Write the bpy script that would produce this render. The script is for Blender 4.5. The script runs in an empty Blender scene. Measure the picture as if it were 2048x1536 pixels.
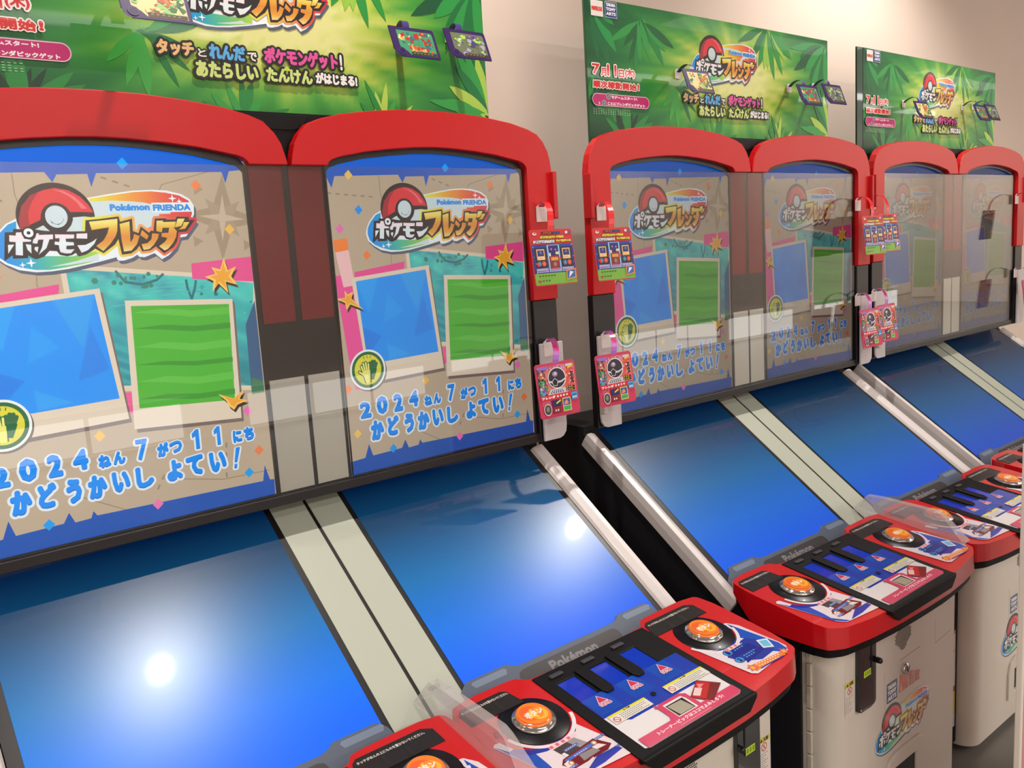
import bpy, bmesh, math, random
from mathutils import Vector, Matrix
from mathutils.geometry import tessellate_polygon
random.seed(7)
C = bpy.data.collections.new('scene'); bpy.context.scene.collection.children.link(C)
SC = bpy.context.scene
S = 1.2; ZF = 1.115            # design unit -> metres, floor level in design units
def W(x, y, z): return Vector((x*S, y*S, (z+ZF)*S))
# ------------------------------------------------------------------ camera
cam = bpy.data.cameras.new('camera'); co = bpy.data.objects.new('camera', cam); C.objects.link(co)
cam.sensor_width = 36; cam.lens = 1723.39/2048*36; cam.clip_start = .02
yaw, pit, rol = .67949367, .15346675, -.06245725
F = Vector((math.sin(yaw)*math.cos(pit), math.cos(yaw)*math.cos(pit), -math.sin(pit)))
Rt = Vector((math.cos(yaw), -math.sin(yaw), 0)); Up = Rt.cross(F)
R2 = math.cos(rol)*Rt + math.sin(rol)*Up; U2 = -math.sin(rol)*Rt + math.cos(rol)*Up
M = Matrix((R2, U2, -F)).transposed().to_4x4(); M.translation = W(.0472418, -1.2463625, 0)
co.matrix_world = M; SC.camera = co
# ------------------------------------------------------------------ world, lights, exposure
w = bpy.data.worlds.new('world'); SC.world = w; w.use_nodes = True
w.node_tree.nodes['Background'].inputs[0].default_value = (1, .93, .88, 1); w.node_tree.nodes['Background'].inputs[1].default_value = .12
SC.view_settings.view_transform = 'Standard'; SC.view_settings.look = 'None'; SC.view_settings.exposure = 0.0; SC.view_settings.gamma = 1.0
SC.view_settings.use_curve_mapping = False
CEIL = 1.38
def light(name, kind, loc, energy, col=(1, .93, .86), **k):
    l = bpy.data.lights.new(name, kind); l.energy = energy; l.color = col
    for a, b in k.items(): setattr(l, a, b)
    o = bpy.data.objects.new(name, l); C.objects.link(o); o.location = loc; return o
SPOTS = [-1.12, .78, 2.66]
for x in SPOTS:
    light('downlight_lamp', 'SPOT', W(x, -.30, CEIL-.02), 98, spot_size=math.radians(120), spot_blend=.6, shadow_soft_size=.02)
for x in (-3, 1.2, 5.4, 9.0, 11.4):
    for y, en in ((-2.4, 22), (-3.8, 80)):
        light('ceiling_panel_lamp', 'AREA', W(x, y, CEIL-.03), en, (1, .95, .9), shape='RECTANGLE', size=2.4, size_y=.3)  # unseen fill lights, added; the deeper row brightens the opposite wall
# ------------------------------------------------------------------ helpers
def lin(c): return tuple((v/255/12.92 if v/255 <= .04045 else ((v/255+.055)/1.055)**2.4) for v in c[:3])
MATS = {}
def pbr(name, col, rough=.45, metal=0, coat=0, spec=.5, bump=0, bscale=200, trans=0, alpha=1, noise=0, coatr=.03):
    if name in MATS: return MATS[name]
    m = bpy.data.materials.new(name); m.use_nodes = True; nt = m.node_tree; b = nt.nodes['Principled BSDF']
    c = lin(col); b.inputs['Base Color'].default_value = (*c, 1); b.inputs['Roughness'].default_value = rough
    b.inputs['Metallic'].default_value = metal; b.inputs['Coat Weight'].default_value = coat; b.inputs['Coat Roughness'].default_value = coatr
    b.inputs['Specular IOR Level'].default_value = spec; b.inputs['Transmission Weight'].default_value = trans; b.inputs['Alpha'].default_value = alpha
    if noise or bump:
        tc = nt.nodes.new('ShaderNodeTexCoord'); n = nt.nodes.new('ShaderNodeTexNoise'); n.inputs['Scale'].default_value = bscale; n.inputs['Detail'].default_value = 4
        nt.links.new(tc.outputs['Object'], n.inputs['Vector'])
        if bump:
            bp = nt.nodes.new('ShaderNodeBump'); bp.inputs['Strength'].default_value = bump; bp.inputs['Distance'].default_value = .0005
            nt.links.new(n.outputs[0], bp.inputs['Height']); nt.links.new(bp.outputs[0], b.inputs['Normal'])
        if noise:
            n2 = nt.nodes.new('ShaderNodeTexNoise'); n2.inputs['Scale'].default_value = 3; n2.inputs['Detail'].default_value = 5
            nt.links.new(tc.outputs['Object'], n2.inputs['Vector'])
            r = nt.nodes.new('ShaderNodeValToRGB'); r.color_ramp.elements[0].position = .3; r.color_ramp.elements[1].position = .7
            r.color_ramp.elements[0].color = (*[v*(1-noise) for v in c], 1); r.color_ramp.elements[1].color = (*[min(1, v*(1+noise)) for v in c], 1)
            nt.links.new(n2.outputs[0], r.inputs[0]); nt.links.new(r.outputs[0], b.inputs['Base Color'])
    MATS[name] = m; return m
def print_mat(name='printed_sheet', rough=.35, coat=0, spec=.5):
    if name in MATS: return MATS[name]
    m = bpy.data.materials.new(name); m.use_nodes = True; nt = m.node_tree; b = nt.nodes['Principled BSDF']
    a = nt.nodes.new('ShaderNodeAttribute'); a.attribute_name = 'Col'; nt.links.new(a.outputs['Color'], b.inputs['Base Color'])
    b.inputs['Roughness'].default_value = rough; b.inputs['Coat Weight'].default_value = coat; b.inputs['Specular IOR Level'].default_value = spec
    MATS[name] = m; return m
def screen_mat(name, strength, power, rough=.3, coatr=.05, grad=None, spec=.5, coat=1):
    # a liquid-crystal display: it emits, and like every such panel it emits less the further off axis its light leaves
    m = bpy.data.materials.new(name); m.use_nodes = True; nt = m.node_tree; b = nt.nodes['Principled BSDF']; L = nt.links
    b.inputs['Base Color'].default_value = (.004, .004, .006, 1); b.inputs['Roughness'].default_value = rough
    b.inputs['Coat Weight'].default_value = coat; b.inputs['Coat Roughness'].default_value = coatr; b.inputs['Specular IOR Level'].default_value = spec
    if grad:
        tc = nt.nodes.new('ShaderNodeAttribute'); tc.attribute_name = 'Col'; r = nt.nodes.new('ShaderNodeValToRGB')
        sp = nt.nodes.new('ShaderNodeSeparateColor'); L.new(tc.outputs['Color'], sp.inputs[0]); L.new(sp.outputs[0], r.inputs[0])
        e = r.color_ramp.elements
        while len(e) < len(grad): e.new(.5)
        for q, (p_, c_) in zip(e, grad): q.position = p_; q.color = (*lin(c_), 1)
        src = r.outputs[0]
    else:
        a = nt.nodes.new('ShaderNodeAttribute'); a.attribute_name = 'Col'; src = a.outputs['Color']
    lw = nt.nodes.new('ShaderNodeLayerWeight'); lw.inputs['Blend'].default_value = .5
    s1 = nt.nodes.new('ShaderNodeMath'); s1.operation = 'SUBTRACT'; s1.inputs[0].default_value = 1; L.new(lw.outputs['Facing'], s1.inputs[1])
    s2 = nt.nodes.new('ShaderNodeMath'); s2.operation = 'POWER'; L.new(s1.outputs[0], s2.inputs[0]); s2.inputs[1].default_value = power
    s3 = nt.nodes.new('ShaderNodeMath'); s3.operation = 'MULTIPLY'; L.new(s2.outputs[0], s3.inputs[0]); s3.inputs[1].default_value = strength
    L.new(src, b.inputs['Emission Color']); L.new(s3.outputs[0], b.inputs['Emission Strength'])
    m.cycles.emission_sampling = 'NONE'; MATS[name] = m; return m
def glass_mat(name, tint, rough=.01, gain=1.0):
    m = bpy.data.materials.new(name); m.use_nodes = True; nt = m.node_tree; L = nt.links
    for n in list(nt.nodes):
        if n.type != 'OUTPUT_MATERIAL': nt.nodes.remove(n)
    out = [n for n in nt.nodes if n.type == 'OUTPUT_MATERIAL'][0]
    t = nt.nodes.new('ShaderNodeBsdfTransparent'); t.inputs[0].default_value = (*tint, 1)
    g = nt.nodes.new('ShaderNodeBsdfGlossy'); g.inputs['Roughness'].default_value = rough
    fr = nt.nodes.new('ShaderNodeFresnel'); ge = nt.nodes.new('ShaderNodeNewGeometry'); mx = nt.nodes.new('ShaderNodeMix')
    mx.inputs[2].default_value = 1.5; mx.inputs[3].default_value = 1/1.5; L.new(ge.outputs['Backfacing'], mx.inputs[0]); L.new(mx.outputs[0], fr.inputs['IOR'])
    mu = nt.nodes.new('ShaderNodeMath'); mu.operation = 'MULTIPLY'; mu.use_clamp = True; L.new(fr.outputs[0], mu.inputs[0]); mu.inputs[1].default_value = gain
    ms = nt.nodes.new('ShaderNodeMixShader'); L.new(mu.outputs[0], ms.inputs[0]); L.new(t.outputs[0], ms.inputs[1]); L.new(g.outputs[0], ms.inputs[2])
    L.new(ms.outputs[0], out.inputs[0]); MATS[name] = m; return m
def new_obj(name, me, mats, parent=None):
    for m in (mats if isinstance(mats, (list, tuple)) else [mats]): me.materials.append(m)
    o = bpy.data.objects.new(name, me); C.objects.link(o)
    if parent: o.parent = parent
    return o
def tag(o, label=None, cat=None, group=None, kind=None):
    if label: o['label'] = label
    if cat: o['category'] = cat
    if group: o['group'] = group
    if kind: o['kind'] = kind
    return o
class B:
    """collects solid shapes in design units; build() links them as one mesh"""
    def __init__(s): s.v = []; s.f = []; s.sm = []
    def add(s, vs, fs, smooth=False):
        n = len(s.v); s.v += [tuple(v) for v in vs]; s.f += [tuple(i+n for i in f) for f in fs]; s.sm += [smooth]*len(fs)
    def box(s, x0, x1, y0, y1, z0, z1):
        s.add([(x, y, z) for x in (x0, x1) for y in (y0, y1) for z in (z0, z1)], [(0, 1, 3, 2), (4, 6, 7, 5), (0, 4, 5, 1), (2, 3, 7, 6), (0, 2, 6, 4), (1, 5, 7, 3)]); return s
    def prism(s, pts, fa, fb, holes=(), smooth=False):
        """pts 2D; fa/fb map a 2D point to the near and far 3D face"""
        loops = [list(pts)]+[list(h) for h in holes]
        flat = [p for l in loops for p in l]; n = len(flat)
        tr = tessellate_polygon([[Vector((p[0], p[1], 0)) for p in l] for l in loops])
        s.add([fa(*p) for p in flat]+[fb(*p) for p in flat], [tuple(t) for t in tr]+[(t[2]+n, t[1]+n, t[0]+n) for t in tr])
        k = 0; fs = []
        for l in loops:
            m = len(l)
            for i in range(m): a, b_ = k+i, k+(i+1) % m; fs.append((a, b_, b_+n, a+n))
            k += m
        base = len(s.v)-2*n; s.f += [tuple(i+base for i in f) for f in fs]; s.sm += [smooth]*len(fs); return s
    def lathe(s, c, prof, axis=(0, 0, 1), n=32, smooth=True):
        ax = Vector(axis).normalized(); u = ax.orthogonal().normalized(); v = ax.cross(u); c = Vector(c); vs = []; fs = []
        for r, h in prof:
            for i in range(n):
                a = 2*math.pi*i/n; vs.append(c+ax*h+(u*math.cos(a)+v*math.sin(a))*r)
        for j in range(len(prof)-1):
            for i in range(n): fs.append((j*n+i, j*n+(i+1) % n, (j+1)*n+(i+1) % n, (j+1)*n+i))
        fs.append(tuple(range(n))[::-1]); fs.append(tuple((len(prof)-1)*n+i for i in range(n)))
        s.add(vs, fs, smooth); return s
    def build(s, name, mat, parent=None, bevel=0, seg=2, absolute=False, ang=35):
        me = bpy.data.meshes.new(name); off = 0 if not absolute else 0
        me.from_pydata([(v[0]*S, v[1]*S, (v[2]+ZF)*S) for v in s.v], [], s.f)
        bm = bmesh.new(); bm.from_mesh(me); bmesh.ops.recalc_face_normals(bm, faces=bm.faces); bm.to_mesh(me); bm.free()
        for p, q in zip(me.polygons, s.sm): p.use_smooth = q
        o = new_obj(name, me, mat, parent)
        if bevel:
            md = o.modifiers.new('bevel', 'BEVEL'); md.width = bevel*S; md.segments = seg; md.limit_method = 'ANGLE'; md.angle_limit = math.radians(ang)
        return o
# ---- flat print: text and shapes laid in thin layers on a face
TC = {}
def glyphs(txt, bold):
    key = (txt, bold)
    if key in TC: return TC[key]
    cu = bpy.data.curves.new('t', 'FONT'); cu.body = txt; cu.resolution_u = 2; cu.size = 1; cu.fill_mode = 'FRONT'
    o = bpy.data.objects.new('t', cu); C.objects.link(o)
    me = bpy.data.meshes.new_from_object(o.evaluated_get(bpy.context.evaluated_depsgraph_get()))
    me.calc_loop_triangles()
    vs = [(v.co.x, v.co.y) for v in me.vertices]; fs = [tuple(t.vertices) for t in me.loop_triangles]
    bpy.data.objects.remove(o); bpy.data.curves.remove(cu); bpy.data.meshes.remove(me)
    if not vs: vs = [(0, 0), (1, 0), (0, 1)]; fs = []
    x0 = min(v[0] for v in vs); x1 = max(v[0] for v in vs); y0 = min(v[1] for v in vs); y1 = max(v[1] for v in vs)
    vs = [((x-x0)/max(x1-x0, 1e-6), (y-y0)/max(y1-y0, 1e-6)) for x, y in vs]
    TC[key] = (vs, fs); return TC[key]
def mixc(a, b, t): return tuple(p+(q-p)*t for p, q in zip(a, b))
def ramp(stops):
    def f(t):
        if t <= stops[0][0]: return stops[0][1]
        for (a, ca), (b, cb) in zip(stops, stops[1:]):
            if t <= b: return mixc(ca, cb, (t-a)/(b-a))
        return stops[-1][1]
    return f
def chaikin(P, n=2):
    for _ in range(n):
        Q = []
        for (x0, y0), (x1, y1) in zip(P, P[1:]+P[:1]): Q += [(.87*x0+.13*x1, .87*y0+.13*y1), (.13*x0+.87*x1, .13*y0+.87*y1)]
        P = Q
    return P
class Art:
    def __init__(s, eps=1e-5): s.v = []; s.f = []; s.c = []; s.k = 0; s.eps = 1e-5; s.step = .25
    def tris(s, vs, fs, col, lift=True):
        if lift: s.k += 1
        n = len(s.v); s.v += [(x, y, s.k*s.eps) for x, y in vs]; s.f += [tuple(i+n for i in f) for f in fs]
        for x, y in vs: s.c.append(lin(col(x, y) if callable(col) else col))
    def poly(s, pts, col, sub=0, holes=(), lift=True):
        loops = [list(pts)]+[list(h) for h in holes]; flat = [p for l in loops for p in l]
        tr = [tuple(t) for t in tessellate_polygon([[Vector((p[0], p[1], 0)) for p in l] for l in loops])]
        for _ in range(sub):
            nv = list(flat); nt = []; mid = {}
            def m(a, b):
                k = (min(a, b), max(a, b))
                if k not in mid: nv.append(((nv[a][0]+nv[b][0])/2, (nv[a][1]+nv[b][1])/2)); mid[k] = len(nv)-1
                return mid[k]
            for a, b, c in tr:
                ab, bc, ca = m(a, b), m(b, c), m(c, a); nt += [(a, ab, ca), (ab, b, bc), (ca, bc, c), (ab, bc, ca)]
            flat, tr = nv, nt
        s.tris(flat, tr, col, lift)
    def rect(s, x0, y0, x1, y1, col, sub=0): s.poly([(x0, y0), (x1, y0), (x1, y1), (x0, y1)], col, sub)
    def disc(s, x, y, r, col, ry=None, n=28, lift=True, a0=0, a1=2*math.pi):
        s.poly([(x+r*math.cos(a0+(a1-a0)*i/n), y+(ry or r)*math.sin(a0+(a1-a0)*i/n)) for i in range(n)], col, lift=lift)
    def line(s, pts, w, col, closed=False, lift=True, dash=None):
        if lift: s.k += 1
        P = list(pts)+([pts[0]] if closed else [])
        for (x0, y0), (x1, y1) in zip(P, P[1:]):
            d = math.hypot(x1-x0, y1-y0)
            if d < 1e-7: continue
            nx, ny = -(y1-y0)/d*w/2, (x1-x0)/d*w/2
            segs = [(0, 1)]
            if dash: segs = [(i*dash*2/d, min(1, (i*2+1)*dash/d)) for i in range(max(1, int(d/(2*dash))))]
            for a, b in segs:
                ax, ay, bx, by = x0+(x1-x0)*a, y0+(y1-y0)*a, x0+(x1-x0)*b, y0+(y1-y0)*b
                s.k += s.step*.5
                s.tris([(ax-nx, ay-ny), (bx-nx, by-ny), (bx+nx, by+ny), (ax+nx, ay+ny)], [(0, 1, 2), (0, 2, 3)], col, False)
        if not dash:
            for x, y in (P if closed else P[1:-1]): s.k += s.step*.5; s.disc(x, y, w/2, col, n=8, lift=False)
            s.k += s.step
    def text(s, txt, box, col, bold=.05, out=None, outw=.1, shear=0, dash=0):
        """fit the text into box (x0,y0,x1,y1); out = colour of an outline of width outw*height"""
        vs, fs = glyphs(txt, bold); x0, y0, x1, y1 = box; h = y1-y0; hw = abs(h)
        def place(r, k, c):
            s.k += 1
            for i in range(k):
                a = 2*math.pi*i/k; dx, dy = (r*math.cos(a), r*math.sin(a)) if r else (0, 0); s.k += s.step
                s.tris([(x0+bx+u*(x1-x0-2*bx)+dx+shear*h*(v-.5), y0+by+v*(h-2*by*(1 if h > 0 else -1))+dy) for u, v in vs], fs, c, False)
        b = min(bold*hw, .28*abs(x1-x0)); bx = b*(1 if x1 > x0 else -1); by = b
        if out: place(b+outw*hw*.5, 10, out); place(b+outw*hw, 20, out)
        place(b, 10 if bold else 1, col)
    def star(s, x, y, r, col, n=4, inner=.28, rot=0):
        s.poly([(x+(r if i % 2 == 0 else r*inner)*math.sin(rot+math.pi*i/n), y+(r if i % 2 == 0 else r*inner)*math.cos(rot+math.pi*i/n)) for i in range(2*n)], col)
    def build(s, name, mp, mat, parent=None):
        me = bpy.data.meshes.new(name); me.from_pydata([mp(*v) for v in s.v], [], s.f)
        a = me.color_attributes.new('Col', 'FLOAT_COLOR', 'POINT')
        a.data.foreach_set('color', [q for c in s.c for q in (*c, 1.0)])
        return new_obj(name, me, mat, parent)
def XZ(y0): return lambda a, b, d: ((a)*S, (y0-d)*S, (b+ZF)*S)           # flat on a wall-like face at depth y0
CZ = lambda y: -.5595+.14753*y                                             # console top
TZ = lambda y: (y-.59279)/1.40232                                          # touch panel plane
def XYC(h): return lambda a, b, d: (a*S, b*S, (CZ(b)+h+d+ZF)*S)
def XYT(h): return lambda a, b, d: (a*S, (b-.58*(h+d))*S, (TZ(b)+.81*(h+d)+ZF)*S)
def sc(l): return [(a*1e-4, b*1e-4) for a, b in l]
LOGO={'white':[(2700,780),(2580,720),(2470,610),(2410,500),(2390,410),(2420,300),(2510,220),(2650,140),(2840,100),(3020,100),(3230,120),(3450,160),(3610,190),(3840,240),(3840,210),(3870,190),(3930,190),(4040,220),(4110,260),(4130,230),(4200,220),(4340,270),(4430,180),(4530,230),(4640,330),(4710,470),(4800,480),(4970,680),(4970,700),(4940,720),(4910,720),(4950,790),(4960,910),(4910,1000),(4800,1070),(4600,1120),(4400,1130),(4150,1120),(3860,1080),(3570,1030)],'green':[(2700,750),(2600,710),(2490,600),(2430,500),(2420,410),(2450,310),(2540,230),(2680,170),(2840,130),(3010,120),(3190,140),(3450,180),(3610,210),(3620,340),(3420,310),(3300,280),(3140,290),(2960,300),(2670,430)],'wedge':[(3010,160),(3240,170),(3500,200),(3610,200),(3620,300),(3350,220),(3190,190)],'swoosh':[(3590,1020),(3860,1060),(4150,1100),(4390,1110),(4590,1090),(4770,1050),(4890,980),(4930,900),(4920,790),(4870,700),(4820,660),(4330,570),(4160,600),(3920,650),(3550,710)],'inner':[(3590,980),(3850,990),(4090,980),(4280,960),(4400,930),(4480,890),(4630,890),(4620,800),(4470,800),(4440,730),(4370,720),(4350,640),(4240,590),(4160,630),(4110,540),(3920,680),(3550,710)],'ball_red':[(2730,650),(2730,770),(2780,930),(2900,1070),(3050,1130),(3190,1160),(3350,1130),(3480,1050),(3570,940),(3620,840),(3480,850),(3330,850),(3300,910),(3250,950),(3180,970),(3090,950),(3030,900),(2990,830),(2980,760),(2850,700),(2810,650)],'ball_dark':[(2730,650),(2730,770),(2780,930),(2900,1070),(3000,1110),(2910,990),(2850,860),(2840,760),(2850,690),(2810,650)],'ball_hi':[(3160,1140),(3290,1120),(3410,1050),(3510,940),(3550,890),(3480,890),(3430,980),(3340,1060),(3250,1110)],'ball_w1':[(3360,780),(3500,790),(3640,770),(3630,710),(3510,600),(3260,600),(3330,680),(3360,750)],'ball_w2':[(3000,690),(3070,610),(2970,610),(2960,630),(2900,640)],'smile':[(3090,770),(3100,740),(3130,710),(3160,700),(3210,710),(3240,740),(3250,780),(3250,750),(3220,710),(3180,690),(3140,700),(3100,720)],'kb':[(2560,610),(2650,610),(2660,650),(2770,640),(2970,620),(3110,600),(3530,590),(3640,620),(3620,400),(3550,350),(3460,300),(3370,280),(3340,330),(3290,300),(3230,290),(3150,310),(3120,360),(3030,370),(2960,300),(2870,270),(2840,280),(2770,330),(2770,290),(2610,290),(2610,340),(2510,270)],'k1':[(2680,610),(2750,610),(2750,570),(2760,530),(2840,510),(2830,490),(2750,490),(2740,490),(2720,320),(2640,330),(2660,490),(2590,500),(2600,580),(2670,570)],'k2':[(2570,460),(2640,460),(2560,350)],'k3':[(2770,460),(2830,450),(2820,340),(2780,390)],'k4':[(2910,590),(2940,590),(2930,570),(3100,570),(3090,510),(3050,510),(3000,400),(2900,320),(2950,410),(2980,510),(2920,510),(2900,460),(2850,470),(2860,510),(2890,540)],'k5':[(2870,420),(2910,420),(2890,350),(2860,390)],'k6':[(3120,570),(3350,560),(3340,510),(3240,510),(3240,470),(3330,460),(3330,420),(3240,420),(3230,380),(3250,370),(3330,370),(3280,320),(3220,320),(3160,340),(3150,380),(3150,430),(3100,440),(3110,480),(3160,470),(3170,520),(3120,520)],'k7':[(3380,570),(3510,570),(3500,500),(3370,510)],'k8':[(3370,420),(3470,420),(3560,460),(3620,500),(3580,430),(3490,350),(3410,320)],'ring':[(2820,600)],'fb':[(3510,740),(3660,750),(3930,780),(3940,710),(4070,740),(4100,750),(4090,580),(4160,550),(4200,640),(4300,550),(4330,580),(4360,570),(4400,740),(4550,740),(4560,720),(4680,720),(4700,760),(4870,750),(4860,710),(4950,710),(4820,550),(4700,540),(4670,420),(4610,340),(4470,260),(4370,360),(4290,310),(4180,300),(4150,380),(4110,330),(4030,280),(3910,270),(3890,480),(3840,410),(3680,300),(3560,380),(3460,430)],'f1':[(3550,720),(3910,750),(3890,590),(3860,520),(3780,420),(3680,330),(3600,400),(3700,470),(3760,560),(3790,640),(3570,610)],'f2':[(3930,680),(4060,710),(4040,430),(4080,480),(4100,540),(4170,510),(4120,400),(4040,320),(3940,310),(3930,460)],'f3':[(4210,590),(4290,510),(4260,460),(4180,520)],'f4':[(4340,540),(4430,530),(4410,470),(4340,380),(4280,330),(4200,320),(4180,400),(4260,410),(4320,460)],'f5':[(4420,710),(4510,710),(4500,690),(4680,690),(4660,620),(4640,610),(4680,560),(4660,480),(4610,400),(4530,320),(4480,300),(4410,360),(4500,420),(4540,470),(4460,490),(4470,540),(4560,540),(4580,610),(4490,610),(4470,550),(4400,570)],'f6':[(4710,730),(4810,730),(4750,630),(4660,610)],'f7':[(4790,680),(4870,680),(4800,590),(4710,580),(4770,630)],'spark':[(2800,220),(2700,200),(4670,1010),(4760,970)],'tm':[(4780,470),(4830,440)],'t_poke':[(3830,940),(4350,850)],'t_friend':[(4390,940),(4910,840)]}
SCR={'torn':[(1710,1380),(1750,1370),(1850,1150),(1920,1330),(3100,1360),(3180,1230),(3240,1330),(3610,1340),(3640,1170),(3720,1350),(5420,1380),(5460,1220),(5530,1390),(5710,1410)],'low':[(1720,-3280),(2020,-3260),(2110,-3040),(2170,-3250),(2740,-3230),(2820,-3100),(2880,-3250),(3080,-3240),(3120,-3150),(3160,-3220),(5540,-3260),(5590,-3020),(5650,-3260),(5720,-3270),(5710,-3530),(1700,-3510)],'teal':[(3190,120),(4820,-90),(5720,-240),(5520,-1770),(3680,-1500)],'tealf':[(3120,190),(4820,-30),(5760,-170),(5600,-1850),(3650,-1570)],'pinkR':[(4830,100),(5720,150),(5720,-220),(4820,-120)],'pinkT':[(2120,-190),(3090,-70),(3070,-190),(2120,-280)],'pinkL':[(1740,-230),(2090,-220),(2220,-1470),(2100,-2120),(1950,-2090),(1870,-1510),(1780,-520)],'pinkB':[(3710,-1600),(3830,-1610),(3790,-1900),(3710,-1900)],'orange':[(1780,330),(2040,360),(2050,170),(1810,140)],'pale':[(1810,140),(2050,170),(2110,-400),(1900,-420)],'bcf':[(2050,-280),(3570,-160),(3730,-1970),(2200,-2020)],'bc':[(2130,-340),(3500,-230),(3640,-1670),(2220,-1710)],'gcf':[(3870,-350),(5370,-450),(5310,-2230),(3780,-2130)],'gc':[(3940,-430),(5310,-520),(5240,-1940),(3880,-1850)],'star1':[(5310,160),(5350,-30),(5480,20),(5390,-120),(5470,-250),(5300,-190),(5320,-360),(5190,-210),(5090,-320),(5120,-170),(5000,-100),(5160,-70),(5110,30),(5240,-10)],'star2':[(1910,-470),(1960,-540),(2060,-500),(2020,-610),(2220,-800),(1990,-700),(1920,-790),(1900,-670),(1750,-590),(1910,-590)],'star3':[(5000,-1820),(5220,-1920),(5390,-1810),(5310,-1940),(5430,-1980),(5270,-2020),(5210,-2090),(5140,-2020),(5110,-1940)],'dia':[(2160,1350),(4060,1480),(5020,1190),(2290,800),(1920,510),(2370,70),(5440,560),(5410,-2140),(5520,-2770),(5330,-3080),(3960,-3250),(2560,-3200),(1910,-2830),(1810,-2070),(3320,-2140)],'sticker':[(2210,-1800),(2520,-1850)],'comp':[(5280,1280),(5370,730),(5050,730),(5100,630),(5370,730),(5420,250),(5530,420),(5370,730),(5760,750),(5640,930),(5370,730),(5680,1210)],'compc':[(5360,730)],'line1':[(2730,1340),(2730,1080),(2800,750),(2880,420),(2830,-80),(2850,-90)],'line2':[(5220,1380),(4550,1200),(4510,1120)],'line3':[(2100,-1820),(2480,-2020)],'line4':[(2990,-2920),(3550,-3240)],'line5':[(4060,-2900),(4930,-3100),(5660,-3110)],'dash1':[(1760,1070),(2730,990)],'dash2':[(3770,1300),(4220,1140)],'dash3':[(4100,-2850),(3930,-3140)],'dash4':[(5040,-2560),(4970,-3250)],'vine':[(3800,60),(3910,-100),(4130,-150),(4330,-100),(4430,-20)],'vine2':[(4730,-120),(4740,-250),(4780,-400),(4840,-260),(4870,-140)],'arch':[(1730,1540),(1740,1570),(1790,1600),(2110,1670),(2510,1730),(3070,1790),(3560,1800),(4100,1780),(4570,1740),(5060,1690),(5560,1600),(5700,1560),(5770,1480)],'archblue':[(1730,1480),(1780,1500),(2230,1600),(2640,1660),(3060,1700),(3550,1710),(4090,1700),(4560,1660),(5050,1590),(5490,1510),(5610,1470),(5660,1420)],'redout':[(1120,1440),(1140,1580),(1190,1780),(1280,1930),(1440,2090),(1650,2160),(2030,2250),(2560,2320),(3110,2360),(3690,2360),(4300,2330),(4930,2290),(5600,2210),(5950,2100),(6190,1930),(6320,1700),(6370,1490),(6370,1220)]}
TX=[('2',1990,-2600,2200,-2330),('0',2310,-2580,2520,-2280),('2',2640,-2590,2820,-2290),('4',2950,-2560,3140,-2280),('ね',3260,-2590,3420,-2410),('ん',3450,-2580,3610,-2400),('7',3760,-2580,3920,-2290),('が',4040,-2590,4200,-2390),('つ',4210,-2570,4390,-2400),('1',4530,-2570,4660,-2290),('1',4850,-2570,4970,-2300),('に',5140,-2590,5280,-2410),('ち',5310,-2590,5470,-2390),('か',2160,-3000,2410,-2670),('ど',2480,-2980,2710,-2650),('う',2820,-2990,3010,-2660),('か',3090,-2990,3330,-2670),('い',3400,-2970,3630,-2680),('し',3710,-2980,3950,-2680),('よ',4130,-2970,4350,-2670),('て',4410,-2950,4660,-2660),('い',4750,-2970,5000,-2670),('!',5090,-2970,5230,-2670)]
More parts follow.
